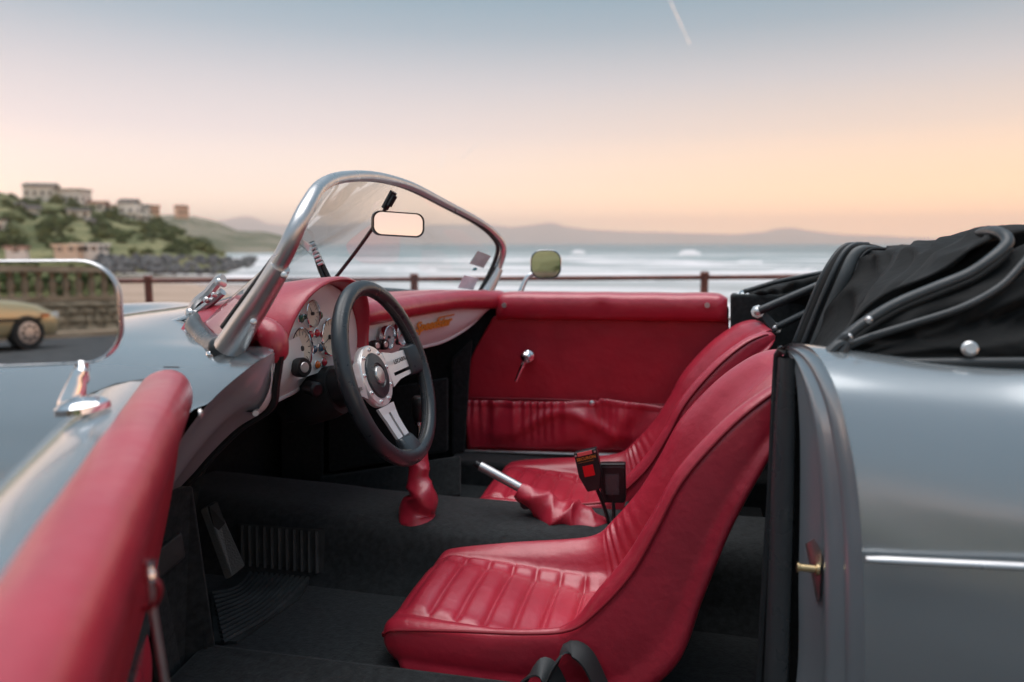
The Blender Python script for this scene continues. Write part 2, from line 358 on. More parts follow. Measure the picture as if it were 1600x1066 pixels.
# breakers: rolling crests of white water
mat('foam', (.80, .78, .78), .9, bump=.6, bscale=3)
def breaker(x, y, w, dist, h):
    c = WD(x, y, dist); c[2] = SEA; L = w / FPX * dist; n = 40
    a = np.linspace(0, PI, 9); g = []
    for k in range(n):
        s = (k / (n - 1) - .5); px_ = c[0] + s * L; e = max(0, 1 - (2 * s) ** 2) ** .5
        hh = h * e * (.75 + .45 * nz((px_ * .35, 2, dist))); 
        g.append([(px_, c[1] + 1.6 * h * math.cos(q) + .8 * nz((px_ * .15, 5, 1)), SEA - .25 + hh * math.sin(q) * (1 + .35 * nz((px_ * .9, q * 2, 7)))) for q in a])
    return tag(obj('breaking_wave', grid(np.array(g)), 'foam', car=False, sharp=0, org=(c[0], c[1], SEA)),
        None, 'wave', 'white breakers rolling in on the sea')
for (x, y, w, dist, h), lb in zip([(904, 392, 22, 520, 3.2), (1078, 394, 34, 470, 3.6), (985, 418, 95, 170, 1.1), (1240, 414, 90, 190, 1.3), (640, 415, 120, 185, 1.2), (720, 402, 60, 290, 1.5), (1170, 403, 46, 280, 1.2)],
        ['small distant breaker right of the far wing mirror', 'larger distant breaker farther out above the railing post', 'long low breaker close behind the railing', 'long low greenish breaker beside the folded hood', 'long low breaker seen through the windscreen', 'breaker seen behind the windscreen below the mountains', 'short breaker seaward of the one beside the folded hood']):
    breaker(x, y, w, dist, h)['label'] = lb
for x, y, w, dist, h in ((900, 402, 420, 300, .8), (1120, 408, 380, 235, .7), (700, 409, 360, 225, .7), (1000, 426, 520, 140, .5), (560, 428, 420, 135, .5), (820, 444, 600, 100, .35), (1180, 440, 380, 108, .4)):
    breaker(x, y, w, dist, h)['label'] = 'thin line of white surf rolling in between railing and horizon'
# beach on the left: dry sand then wet sand running into the sea
def strip(px):
    return [tuple(WZ(x, y, SEA + .25)[:2]) for x, y in px]
tag(obj('beach', grid(np.array([[list(WZ(x, y, SEA + z)) for x, y in row] for z, row in
    ((.30, [(-700, 445), (-250, 443), (0, 441), (180, 440), (300, 444), (345, 452), (360, 465)]),
     (.9, [(-700, 470), (-250, 470), (0, 468), (180, 466), (290, 470), (330, 478), (350, 492)]),
     (2.2, [(-900, 640), (-500, 640), (-100, 640), (150, 640), (260, 640), (320, 640), (380, 640)]))])), 'sand', car=False, sharp=0), kind='structure')
tag(obj('wet_beach', grid(np.array([[list(WZ(x, y, SEA + z)) for x, y in row] for z, row in
    ((.12, [(-700, 424), (-250, 422), (0, 420), (180, 424), (330, 432), (420, 442), (470, 458)]),
     (.33, [(-700, 448), (-250, 446), (0, 444), (180, 443), (300, 447), (350, 456), (375, 475)]))])), 'wet_sand', car=False, sharp=0), kind='structure')

# ---- headland on the left, farther cliffs, mountains
def terrain(name, top, base, d0, d1, x0, x1, nx, ny, m, rough, prof=1.0, zbase=None, ext=0):
    xs_ = np.linspace(x0, x1, nx); g = np.zeros((ny + 2, nx, 3))
    for j, x in enumerate(xs_):
        ty = np.interp(x, *zip(*top)); by = np.interp(x, *zip(*base))
        for i in range(ny):
            s = i / (ny - 1); dd = d0 + (d1 - d0) * s
            zt = WD(x, ty, d1)[2]; zb = WD(x, by, d0)[2] if zbase is None else zbase
            p = WD(x, 380, dd); z = zb + (zt - zb) * s ** prof
            if 0 < i < ny - 1: z += rough * (zt - zb) * (nz((x * .02, s * 5, d0)) + .5 * nz((x * .07, s * 14, d0))) * math.sin(s * PI)
            elif i == ny - 1: z += rough * .12 * (zt - zb) * nz((x * .09, 1, d0))
            g[i, j] = (p[0], p[1], z)
        for q, (df, zf) in enumerate(((1.15, .7), (1.5, -.1))):
            p = WD(x, 380, d1 * df); g[ny + q, j] = (p[0], p[1], g[ny - 1, j][2] * zf - (8 if q else 0))
    lo = np.array([[list(WD(x, 380, d0 * .985)[:2]) + [SEA - 1.5] for x in xs_]])
    return tag(obj(name, grid(np.vstack([lo, g])), m, car=False, sharp=0), kind='structure'), g
HT = [(-520, 270), (-260, 285), (-120, 290), (-20, 297), (20, 303), (45, 318), (90, 312), (150, 327), (200, 335), (240, 343), (280, 362), (310, 376), (335, 392), (352, 402)]
HB = [(-520, 404), (120, 404), (250, 400), (352, 404)]
hill, HG = terrain('hill', HT, HB, 190, 360, -520, 352, 110, 36, 'hill_scrub', .10, .9)
cliff, CG = terrain('sea_cliff', [(160, 345), (220, 338), (270, 336), (310, 339), (340, 346), (372, 361), (415, 362), (440, 368), (470, 384)], [(160, 396), (470, 394)], 560, 900, 160, 470, 60, 20, 'cliff_scrub', .16, .55, SEA - 1)
MT = [(-900, 352), (-300, 350), (200, 352), (330, 348), (360, 342), (385, 337), (400, 340), (420, 350), (460, 353), (520, 352), (580, 346), (640, 352), (700, 351), (760, 350), (800, 355), (845, 350), (862, 347), (880, 353), (920, 359), (980, 362), (1040, 363), (1090, 365), (1150, 366), (1195, 362), (1220, 356), (1240, 356), (1265, 361), (1310, 366), (1380, 369), (1450, 372), (1560, 375), (1700, 377), (2000, 378)]
terrain('mountain', MT, [(-900, 380), (2000, 380)], 11200, 12600, -900, 2000, 260, 8, 'mountain_rock', .22, .9, SEA)
# rock revetment under the headland: tumbled boulders
bo = []
for k in range(4):
    bm = bmesh.new(); bmesh.ops.create_icosphere(bm, subdivisions=1, radius=1)
    for v in bm.verts: v.co *= 1 + .45 * mnoise.noise(v.co * 1.3 + Vector((k * 7, 0, 0)))
    V = np.array([v.co[:] for v in bm.verts]); Fs = [tuple(v.index for v in q.verts) for q in bm.faces]; bm.free(); bo.append((V, Fs))
for k in range(270):
    x = random.uniform(150, 400); t_ = (x - 150) / 250
    y = random.uniform(399 + 4 * t_, 425 - 12 * max(0, t_ - .75) / .25); dist = 184 - (y - 400) * .6 + 40 * max(0, t_ - .8)
    c = WD(x, y, dist); r = random.uniform(.5, 1.3)
    if k < 4:
        BO = BO if k else []
        BO.append(tag(obj('boulder', (bo[k][0] * [1.0, .8, .6] * 1.5 + c, bo[k][1]), 'rock', car=False, smooth=False, org=c), 'dark boulder in the heap of rocks below the headland', 'rock', 'boulders heaped along the foot of the headland'))
    else: copy_tree(BO[k % 4], c, random.uniform(0, 6), (r / 1.5,) * 3)

# shrubs on the headland
def leaf_clump(n, seed, lf):
    r = np.random.default_rng(seed); V, Fs = [], []
    lobes = [(r.normal(size=3) * [.42, .42, .28], r.uniform(.35, .6)) for _ in range(7)]
    for k in range(n):
        c, rad = lobes[k % 7]; d = r.normal(size=3); d /= np.linalg.norm(d); p = c + d * rad * r.uniform(.7, 1.05); p[2] = abs(p[2] + .35)
        u = r.normal(size=3); u /= np.linalg.norm(u); v = np.cross(u, d + r.normal(size=3) * .5); v /= np.linalg.norm(v)
        b = len(V); V += [p + lf * (u * .9), p + lf * v * .6, p - lf * u * .9, p - lf * v * .6]; Fs.append((b, b + 1, b + 2, b + 3))
    return np.array(V), Fs
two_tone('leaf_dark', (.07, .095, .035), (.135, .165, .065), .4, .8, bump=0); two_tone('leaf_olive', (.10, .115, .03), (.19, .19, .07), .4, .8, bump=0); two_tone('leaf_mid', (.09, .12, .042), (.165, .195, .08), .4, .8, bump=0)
mat('bark', (.08, .055, .035), .9, bump=.8, bscale=6)
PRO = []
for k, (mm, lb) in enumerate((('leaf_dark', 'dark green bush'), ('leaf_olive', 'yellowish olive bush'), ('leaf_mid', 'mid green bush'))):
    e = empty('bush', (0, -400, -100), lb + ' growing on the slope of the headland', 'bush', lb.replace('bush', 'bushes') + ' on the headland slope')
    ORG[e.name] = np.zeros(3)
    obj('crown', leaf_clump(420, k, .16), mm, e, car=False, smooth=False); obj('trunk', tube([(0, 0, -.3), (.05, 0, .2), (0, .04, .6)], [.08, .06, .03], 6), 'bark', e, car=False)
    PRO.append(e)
ny_, nx_ = HG.shape[:2]; first = {0: 1, 1: 1, 2: 1}
for k in range(230):
    i = random.randint(1, 33); j = random.randint(58, nx_ - 3); p = HG[i, j]
    s = random.uniform(.9, 2.7) * (1.2 if i > 26 else 1); kk = random.choice((0, 0, 1, 2, 2))
    if first[kk]: o = PRO[kk]; first[kk] = 0; o.location = p; o.scale = (s, s, s * .8)
    else: copy_tree(PRO[kk], p, random.uniform(0, 6.28), (s, s, s * random.uniform(.6, 1)))

# houses on the headland: wall, roof, windows
def house(x, y, dist, w, d, h, rz, wallm, roofm, label, roof='gable', nwin=3, group='houses on the headland'):
    c = WD(x, y, dist); e = empty('house', c, label, 'house', group); ORG[e.name] = np.zeros(3)
    e.rotation_euler = (0, 0, rz)
    obj('wall', box((0, 0, h / 2 - 1.5), (w, d, h + 3)), wallm, e, car=False, smooth=False)
    o = .5
    if roof == 'gable':
        rh = h * .38; q = A(-w / 2 - o, -d / 2 - o, h, w / 2 + o, -d / 2 - o, h, w / 2 + o, d / 2 + o, h, -w / 2 - o, d / 2 + o, h, -w / 2 - o, 0, h + rh, w / 2 + o, 0, h + rh).reshape(6, 3)
        obj('roof', (q + [0, 0, .01], [(0, 1, 5, 4), (2, 3, 4, 5), (0, 4, 3), (1, 2, 5), (3, 2, 1, 0)]), roofm, e, car=False, smooth=False)
    else: obj('roof', box((0, 0, h + .3), (w + .8, d + .8, .55)), roofm, e, car=False, smooth=False)
    for s in range(max(1, int(h / 3))):
        for k in range(nwin):
            wx = -w / 2 + w * (k + .5) / nwin
            obj('window', box((wx, -d / 2 - .02, 1.6 + 3 * s), (1.1, .12, 1.4)), 'house_window', e, car=False, smooth=False)
            if k < 2: obj('window', box((w / 2 + .02, -d / 2 + d * (k + .5) / 2, 1.6 + 3 * s), (.12, 1.1, 1.4)), 'house_window', e, car=False, smooth=False)
    return e
HOUSES = [(66, 309, 360, 11, 8, 4.2, .5, 'house_wall', 'roof_slate', 'wide white villa with dark roof at the top of the headland', 'gable', 4),
    (116, 318, 352, 10, 8, 5, .2, 'house_wall', 'roof_slate', 'tall white block beside the wide villa on the headland', 'flat', 4),
    (154, 330, 318, 8, 7, 3.5, .4, 'house_wall', 'roof_tile', 'small white bungalow right of the villas on the ridge', 'gable', 2),
    (178, 332, 316, 7, 6, 2.6, .4, 'house_wall', 'roof_tile', 'low red roofed cottage between bungalow and tall gabled house', 'gable', 2),
    (203, 336, 340, 6.5, 6, 4.6, .3, 'house_wall', 'roof_slate', 'tall gabled white house with grey roof on the ridge', 'gable', 2),
    (206, 347, 300, 7, 6, 3.6, .3, 'house_wall', 'house_wall', 'pale flat roofed house below the tall gabled one', 'flat', 3),
    (222, 337, 320, 6, 6, 4, .3, 'house_wall', 'roof_slate', 'grey roofed house left of the orange one', 'gable', 2),
    (240, 336, 330, 5, 5, 4.2, .9, 'house_glow_tint', 'roof_tile', 'small orange lit house with brown side on the ridge', 'flat', 2),
    (284, 335, 610, 8, 7, 5, 1.0, 'house_glow_tint', 'roof_tile', 'house tinted with orange evening light at the end of the cliff top', 'gable', 3),
    (228, 347, 300, 7, 4, 2.4, .2, 'house_wall', 'house_wall', 'low white annex under the orange lit house', 'flat', 3),
    (53, 346, 255, 4.5, 4, 4.5, 1.1, 'house_wall', 'roof_slate', 'narrow white gable end standing in the green slope', 'gable', 1),
    (123, 343, 262, 8, 5, 3.2, .9, 'house_wall', 'roof_slate', 'white cottage with long sloping roof halfway up the slope', 'gable', 2),
    (31, 328, 280, 3.4, 3, 2.2, .7, 'house_wall', 'roof_slate', 'tiny white hut high on the left slope', 'gable', 1),
    (142, 357, 238, 2.6, 3, 2.6, .7, 'house_wall', 'roof_slate', 'small pale shed below the sloping roof cottage', 'gable', 1),
    (153, 361, 232, 2.4, 3, 2.6, .7, 'house_wall', 'roof_slate', 'second small pale shed lower down the slope', 'flat', 1),
    (112, 399, 186, 5.0, 4, 1.8, .2, 'shop_canvas', 'shop_canvas', 'peach coloured beach cabin at the foot of the hill', 'flat', 2),
    (143, 399, 186, 5.5, 4, 2.0, .2, 'house_wall', 'house_wall', 'long white beach cabin beside the peach one', 'flat', 3),
    (28, 401, 186, 3.6, 3, 1.6, .6, 'house_wall', 'roof_tile', 'white beach hut with pitched roof near the wing mirror', 'gable', 1),
    (2, 366, 190, 2.6, 3, 4, .6, 'house_wall', 'roof_slate', 'white gable at the left end of the slope', 'flat', 1)]
for h_ in HOUSES:
    h_ = list(h_)
    if h_[2] not in (360, 352, 340, 186, 610): h_[2] = 190 + (h_[2] - 150) * 170 / 180; h_[3] *= .85; h_[4] *= .85; h_[5] *= .85
    house(*h_)

# contrails: thin vapour ribbons very high up
mat('vapour', (.97, .96, .96), 1)
M['vapour'].node_tree.nodes['Principled BSDF'].inputs['Transmission Weight'].default_value = .6
def contrail(a, b, dist, r0, r1, label):
    pa, pb = WD(*a, dist), WD(*b, dist * 1.05)
    o = obj('contrail', tube(lin([pa, pb], 24), np.linspace(r0, r1, 24) * (1 + .3 * rng.normal(size=24)), 8), 'vapour', car=False, sharp=0, org=pa)
    tag(o, label, 'contrail', 'contrails in the sky')
contrail((1040, -14), (1077, 68), 9000, 7, 11, 'short bright contrail high in the blue part of the sky')
contrail((722, 247), (746, 225), 9000, 7, 4, 'faint slanting contrail above the windscreen frame')
contrail((688, 262), (697, 222), 9000, 4, 3, 'thin faint upright contrail just above the windscreen frame')

# ---- railing on the sea wall
rl, rr_ = WD(150, 439.5, 8.0), WD(1700, 430, 7.6)
dv = (rr_ - rl); dv[2] *= 1
rail = empty('railing', (rl + rr_) / 2 * [1, 1, 0], 'rust brown pipe railing along the sea wall behind the car', 'railing')
a0, a1 = rl - dv * 1.0, rr_ + dv * .6
obj('top_rail', tube(lin([a0, a1], 40), .021, 12), 'rail_paint', rail, car=False)
obj('lower_rail', tube(lin([a0 - [0, 0, .36], a1 - [0, 0, .36]], 40), .016, 10), 'rail_paint', rail, car=False)
pd = WD(1074, 436, 7.75); p2 = WD(692, 440, 7.9); stp = p2 - pd
for k in range(-6, 9):
    c = pd + stp * k; t_ = (c - rl) @ dv / (dv @ dv); q = rl + dv * t_
    ps = obj('post', lathe([(.034, 0), (.034, q[2] + .012), (.04, q[2] + .014), (.04, q[2] + .04), (.03, q[2] + .05), (.0, q[2] + .052)], (q[0], q[1], 0), (0, 0, 1), 14), 'rail_paint', rail, car=False)

# ================================================================== THE CAR
YM = 1.96
car = empty('convertible_car', (-.25, YM * S, 0), 'silver two-seat open roadster with red leather interior, driver door open', 'car')
def C_(n, vf, m, parent=None, **k): return obj(n, vf, m, parent or car, **k)
def mir(p): p = np.array(p, float).copy(); p[..., 1] = 2 * YM - p[..., 1]; return p

# ---- front body: wings, bonnet, scuttle, as one lofted shell
E1 = [P(428, 548, 1.2), P(396, 570, 1.14), P(332, 625, 1.1), P(272, 705, 1.07), A(-1.0, 1.1, .12)]
def st(x, zs, us):
    return [A(x, YM - u, z) for u, z in zip(us, zs)]
US = [0, .3, .48, .62, .715, .795, .865, .915, .88]
sta = [st(-3.12, [.34, .34, .35, .36, .36, .35, .34, .32, .28], [0, .1, .2, .3, .36, .4, .42, .42, .38]),
       st(-3.05, [.42, .42, .45, .50, .50, .47, .42, .35, .2], [0, .22, .4, .52, .6, .66, .7, .72, .66]),
       st(-2.7, [.58, .585, .62, .69, .70, .68, .6, .45, .14], [0, .27, .45, .6, .7, .79, .85, .87, .82]),
       st(-2.2, [.70, .70, .715, .75, .757, .735, .655, .5, .12], [0, .3, .49, .64, .74, .825, .885, .91, .86]),
       st(-1.7, [.785, .783, .777, .768, .748, .705, .63, .49, .12], US), st(-1.3, [.838, .832, .817, .797, .768, .718, .64, .50, .12], US),
       st(-1.05, [.845, .838, .82, .806, .787, .738, .655, .52, .12], US),
       [A(-.90, YM, .82), A(-.90, 1.66, .815), A(-.89, 1.46, .806), A(-.83, 1.3, .806)] + E1]
fullst = np.array([[mir(p) for p in s_[:0:-1]] + list(s_) for s_ in sta])
body = C_('body_shell', grid(patch(fullst, 60, 97)), 'silver_paint', sharp=0)
C_('bonnet_bead', tube(even([P(150, 552, 1.52), P(220, 522, 1.52), P(300, 492, 1.5)], 20), .006, 8), 'chrome', body)
C_('bonnet_seam', tube(even([P(194, 503.5, 1.85), P(250, 493, 1.85), P(298, 486, 1.8)], 14), .004, 6), 'black_rubber', body)
# front door opening: returned edge with a raised fold
E1c = even([P(428, 547, 1.2), P(396, 569, 1.14), P(332, 624, 1.1), P(280, 692, 1.075), P(250, 760, 1.07)], 40)
E2c = even([P(430, 556, 1.25), P(424, 600, 1.27), P(416, 638, 1.29), P(369, 670, 1.29), P(328, 710, 1.29), P(300, 742, 1.295), P(268, 775, 1.3)], 40)
rows = []
for t_, dx in ((0, 0), (.12, .006), (.3, .014), (.45, .008), (.55, -.003), (.66, .002), (.8, .006), (1, .0)):
    rows.append(E1c * (1 - t_) + E2c * t_ + A(-dx, 0, dx * .4))
C_('door_jamb', grid(np.array(rows)), 'jamb_paint', sharp=0, sub=1)
# scuttle return below the pad end down to the dash
C_('door_seal', tube(E2c + A(.004, .012, 0), .008, 8), 'black_rubber')

# ---- rear body
Eo = [A(.30, YM, .80), A(.20, 1.6, .80), P(1213, 545, 1.34), P(1240, 536, 1.28), P(1268, 545, 1.2), P(1292, 577, 1.14), P(1311, 622, 1.10), P(1330, 702, 1.065), P(1342, 782, 1.045), P(1348, 875, 1.03), P(1351, 1002, 1.025), A(.255, 1.04, .30), A(.25, 1.08, .08)]
def rst(x, w, dz):
    pr = [(0, .80), (.36, .80), (.62, .805), (.69, .825), (.765, .826), (.825, .793), (.865, .745), (.898, .675), (.917, .60), (.932, .52), (.937, .42), (.922, .28), (.88, .08)]
    return [A(x, YM - u * w, max(.1, z * (1 - dz) + .3 * dz)) for u, z in pr]
rsta = [Eo, rst(.42, 1, 0), rst(.62, 1, 0), rst(1.0, .985, .04), rst(1.5, .95, .17), rst(2.0, .80, .42), rst(2.3, .5, .75), rst(2.38, .2, .95)]
rf = np.array([[mir(p) for p in s_[:0:-1]] + list(s_) for s_ in rsta])
rb = patch(rf, 70, 121)
rV, rF = grid(rb); rF = [q for q in rF if not (50 <= q[0] % 121 < 70 and q[0] // 121 < 27)]
C_('rear_body', (rV, rF), 'silver_paint', sharp=0)
# near door shut face: grooved return running round the opening
Ec = even(Eo[2:], 70)
Ei = even([P(1226, 556, 1.325), P(1236, 560, 1.30), P(1243, 600, 1.285), P(1246, 680, 1.28), P(1246, 780, 1.28), P(1244, 900, 1.28), P(1240, 1066, 1.28), A(.165, 1.28, .08)], 70)
rows = []
for t_, dx in ((0, 0), (.03, .010), (.09, .022), (.16, .006), (.22, -.002), (.29, .004), (.35, .020), (.40, .024), (.46, .008), (.53, -.002), (.60, .008), (.66, .016), (.8, .012), (1, .004)):
    rows.append(Ec * (1 - t_) + Ei * t_ + A(dx, 0, 0) * np.clip(np.linspace(0, 5, 70), 0, 1)[:, None])
jamb = C_('door_jamb', grid(np.array(rows)), 'jamb_silver', sharp=0, sub=1)
jf = np.array([mir(r) for r in rows]); C_('door_jamb', grid(jf), 'silver_paint', sharp=0)
# rubber draught seal on the pillar
def ribbon(a, b, th):                      # strip between two edge curves with thickness
    a, b, th = np.array(a), np.array(b), np.array(th)
    ring = np.stack([a, a * .8 + b * .2 + th, a * .2 + b * .8 + th, b, b - th * .3, a - th * .3], 1)
    return grid(ring, False, True)
C_('rubber_seal', ribbon(even([P(1222, 556, 1.335), P(1212, 700, 1.335), P(1204, 880, 1.335), P(1196, 1090, 1.335)], 24), even([P(1242, 560, 1.29), P(1240, 700, 1.29), P(1236, 880, 1.29), P(1229, 1090, 1.29)], 24), (-.012, -.014, 0)), 'rubber_gloss', sharp=0)
C_('pillar_edge', tube(even([P(1232, 552, 1.31), P(1218, 548, 1.34), P(1213, 580, 1.36), P(1205, 750, 1.37), P(1196, 900, 1.37), P(1185, 1100, 1.375)], 30), .007, 8), 'hood_binding')
# striker
sp_ = P(1278, 885, 1.2)
sk = C_('striker_plate', hexa([P(1262, 848, 1.215), P(1272, 842, 1.205), P(1284, 862, 1.195), P(1280, 940, 1.2)], [P(1258, 850, 1.235), P(1268, 844, 1.225), P(1280, 864, 1.215), P(1276, 942, 1.22)]), 'aluminium', jamb)
C_('striker_pin', lathe([(.003, -.018), (.009, -.017), (.009, -.012), (.006, -.011), (.006, .012), (.008, .013), (.008, .016)], P(1262, 888, 1.2), (-1, 0, .02), 16), 'brass', jamb)
# chrome waist strip
wp = []
for k in range(30):
    x = 1353 + k * 26; y = 873.5 + (x - 1353) * .047
    wp.append(P(x, y, 1.012 + .014 * max(0, (x - 1650) / 400) ** 2))
C_('waist_strip', tube(wp, [.005] + [.007] * 28 + [.005], 12, flat=.75), 'frame_metal')

# ---- floor, tunnel and carpets
fl = C_('floor', box((-.55, 1.95, .06), (1.9, 1.5, .06)), 'carpet', smooth=False)
C_('floor', box((-.55, 2.27, .115), (1.6, .42, .05)), 'carpet', smooth=False)
tun = []
for x in np.linspace(-1.5, .38, 30):
    h = .255 + .012 * math.sin(x * 3)
    sec = [(1.70, .085), (1.745, .12), (1.775, .18), (1.80, .225), (1.84, h - .004), (1.90, h), (2.02, h), (2.08, h - .005), (2.12, .22), (2.15, .16), (2.17, .10)]
    tun.append([A(x, y + .004 * nz((x * 6, y * 9, z * 9)), z + .004 * nz((x * 5, y * 8, 3))) for y, z in sec])
C_('tunnel', grid(np.array(tun)), 'carpet', sub=2, sharp=0)
C_('bulkhead', grid(patch([[A(-1.5, 1.25, .05), A(-1.52, 1.9, .05), A(-1.5, 2.7, .05)], [A(-1.5, 1.25, .4), A(-1.54, 1.9, .4), A(-1.5, 2.7, .4)], [A(-1.3, 1.25, .74), A(-1.35, 1.9, .76), A(-1.3, 2.7, .74)]], 14, 20)), 'carpet')
C_('footwell_lining', grid(patch([[A(-1.5, 2.60, .08), A(-1.1, 2.60, .08), A(-.8, 2.60, .08)], [A(-1.5, 2.60, .4), A(-1.1, 2.61, .4), A(-.80, 2.60, .4)], [A(-1.5, 2.60, .72), A(-1.1, 2.6, .72), A(-.74, 2.62, .72)]], 8, 12)), 'carpet')
C_('footwell_lining', grid(patch([[A(-1.5, 1.32, .08), A(-1.2, 1.32, .08), A(-1.0, 1.32, .08)], [A(-1.5, 1.32, .4), A(-1.2, 1.32, .4), A(-1.02, 1.32, .4)], [A(-1.5, 1.33, .72), A(-1.1, 1.33, .70), A(-.95, 1.33, .62)]], 8, 12)), 'carpet')
# carpeted ledge across the footwell (seen under the dash)
C_('footwell_ledge', hexa([P(500, 745, 2.3), P(720, 712, 2.3), P(720, 775, 2.2), P(500, 800, 2.2)], [P(500, 745, 2.45), P(720, 712, 2.45), P(720, 775, 2.45), P(500, 800, 2.45)]), 'carpet', smooth=False, bev=.008)
C_('footwell_panel', hexa([P(440, 640, 2.35), P(505, 625, 2.35), P(505, 765, 2.35), P(440, 790, 2.35)], [P(440, 640, 2.5), P(505, 625, 2.5), P(505, 765, 2.5), P(440, 790, 2.5)]), 'carpet', smooth=False, bev=.006)
C_('footwell_panel', hexa([P(514, 622, 2.4), P(700, 590, 2.4), P(700, 705, 2.4), P(514, 738, 2.4)], [P(514, 622, 2.52), P(700, 590, 2.52), P(700, 705, 2.52), P(514, 738, 2.52)]), 'carpet', smooth=False, bev=.006)
# sills
sill = C_('sill', hexa([A(-.90, 2.47, .10), A(.34, 2.47, .10), A(.34, 2.47, .232), A(-.83, 2.47, .225)], [A(-.90, 2.62, .10), A(.34, 2.62, .10), A(.34, 2.62, .238), A(-.83, 2.62, .232)]), 'carpet', smooth=False, bev=.012)
C_('kick_trim', hexa([P(706, 560, 2.56), P(738, 530, 2.56), P(726, 706, 2.55), P(706, 712, 2.55)], [P(706, 560, 2.66), P(738, 530, 2.66), P(726, 706, 2.66), P(706, 712, 2.66)]), 'carpet', smooth=False, bev=.006)
C_('scuff_strip', tube(lin([P(722, 704.5, 2.575), P(1180, 718, 2.575)], 20), .006, 8), 'aluminium', sill)
sill2 = C_('sill', hexa([A(-1.05, 1.10, -.02), A(.26, 1.10, -.02), A(.22, 1.14, .10), A(-1.03, 1.14, .10)], [A(-1.05, 1.36, -.02), A(.26, 1.36, -.02), A(.22, 1.345, .148), A(-1.03, 1.345, .125)]), 'carpet', smooth=False, bev=.012)
C_('scuff_plate', hexa([P(286, 1058, 1.3), P(330, 1056, 1.34), P(420, 1070, 1.34), P(400, 1090, 1.28)], [P(286, 1061, 1.3), P(330, 1059, 1.34), P(420, 1073, 1.34), P(400, 1093, 1.28)]), 'aluminium', sill2, smooth=False)
# hinge pillar trim by the open door, with its pressed rectangle
kp = [P(228, 775, 1.21), P(302, 760, 1.31), P(338, 1012, 1.335), P(286, 1062, 1.30), P(250, 1090, 1.22)]
kt = C_('hinge_pillar_trim', prism(np.array(kp), (-.03, .02, 0)), 'carpet', smooth=False, bev=.006)
C_('pressed_panel', hexa([P(236, 862, 1.225), P(280, 826, 1.285), P(286, 874, 1.29), P(240, 912, 1.23)], [P(236, 862, 1.215) + A(.012, 0, 0), P(277, 832, 1.278) + A(.012, 0, 0), P(283, 868, 1.283) + A(.012, 0, 0), P(240, 905, 1.22) + A(.012, 0, 0)]), 'mat_rubber', kt, smooth=False, bev=.004)
# behind the seats
C_('rear_bulkhead', grid(patch([[A(.40, 1.33, .05), A(.42, 1.9, .05), A(.40, 2.62, .05)], [A(.36, 1.33, .35), A(.38, 1.9, .35), A(.36, 2.62, .35)], [A(.42, 1.33, .78), A(.44, 1.9, .78), A(.42, 2.62, .78)]], 14, 20)), 'carpet')
C_('rear_side_trim', grid(patch([[A(.165, 1.365, .06), A(.3, 1.37, .06), A(.42, 1.38, .06)], [A(.165, 1.37, .4), A(.3, 1.40, .4), A(.42, 1.40, .4)], [A(.165, 1.36, .82), A(.3, 1.36, .8), A(.42, 1.36, .8)]], 14, 10)), 'carpet')
C_('rear_side_trim', hexa([P(1141, 460, 2.56), P(1262, 460, 2.56), P(1262, 600, 2.56), P(1141, 740, 2.56)], [P(1141, 458, 2.78), P(1262, 458, 2.78), P(1262, 600, 2.78), P(1141, 740, 2.78)]), 'carpet', smooth=False, bev=.010)

# ---- far door (closed)
fd_out = C_('door', hexa([A(-.80, 2.63, .235), A(.135, 2.63, .25), A(.135, 2.63, .80), A(-.67, 2.63, .79)], [A(-.80, 2.87, .20), A(.135, 2.87, .20), A(.135, 2.80, .79), A(-.67, 2.80, .78)]), 'silver_paint', bev=.02)
pp = [(771, 494), (1139, 498), (1142, 612), (1144, 712), (900, 708), (729, 703), (722, 590), (742, 545), (762, 510)]
C_('door_panel', prism(np.array([P(x, y, 2.595) for x, y in pp]), (0, .04, 0)), 'red_leather_dull', fd_out, smooth=False, bev=.006)
# padded cap with soft dents
cg = []
for i, t_ in enumerate(np.linspace(0, 1, 60)):
    x = -.675 + .80 * t_; zt = .830 + .006 * t_; row = []
    e = min(1, min(t_, 1 - t_) * 28) ** .5
    for dy, dz in ((.0, -.098), (-.030, -.094), (-.048, -.075), (-.054, -.045), (-.050, -.018), (-.035, -.004), (-.01, 0), (.06, 0), (.12, -.005), (.15, -.03)):
        dent = .010 * (math.exp(-((t_ - .475) / .03) ** 2) + .4 * math.exp(-((t_ - .93) / .025) ** 2)) * (1 if -.08 < dz < -.02 else 0)
        row.append(A(x, 2.595 + dy * (.55 + .45 * e) + dent, zt + dz * (.9 + .1 * e) - .014 * (1 - e) + .002 * nz((x * 12, dz * 30, 0))))
    cg.append(row)
cp = C_('door_cap', grid(np.array(cg)), 'red_leather', fd_out, sub=1, sharp=0)
# end faces of the cap
for end in (0, -1):
    C_('door_cap_end', (np.array(cg[end]), [tuple(range(10))]), 'red_leather', fd_out)
for x, y in ((788, 477), (800, 494.5), (1105, 477), (1121, 495)):
    c = P(x, y, 2.541 if y < 490 else 2.59)
    C_('screw', lathe([(.009, .006), (.009, -.001), (.006, -.006), (.0015, -.007)], c, (0, 1, 0) if 0 else (0, -1, 0), 14), 'aluminium', fd_out)
# window winder
wc_ = P(826, 556, 2.585)
C_('window_winder', join([lathe([(.022, 0), (.022, .012), (.014, .018), (.012, .035), (.019, .04), (.02, .052), (.013, .06), (.002, .062)], wc_, (0, -1, 0), 20),
    tube(even([wc_ + A(0, -.045, -.004), P(815, 575, 2.535), P(806, 596, 2.545)], 12), np.linspace(.010, .006, 12), 10)]), 'chrome', fd_out)
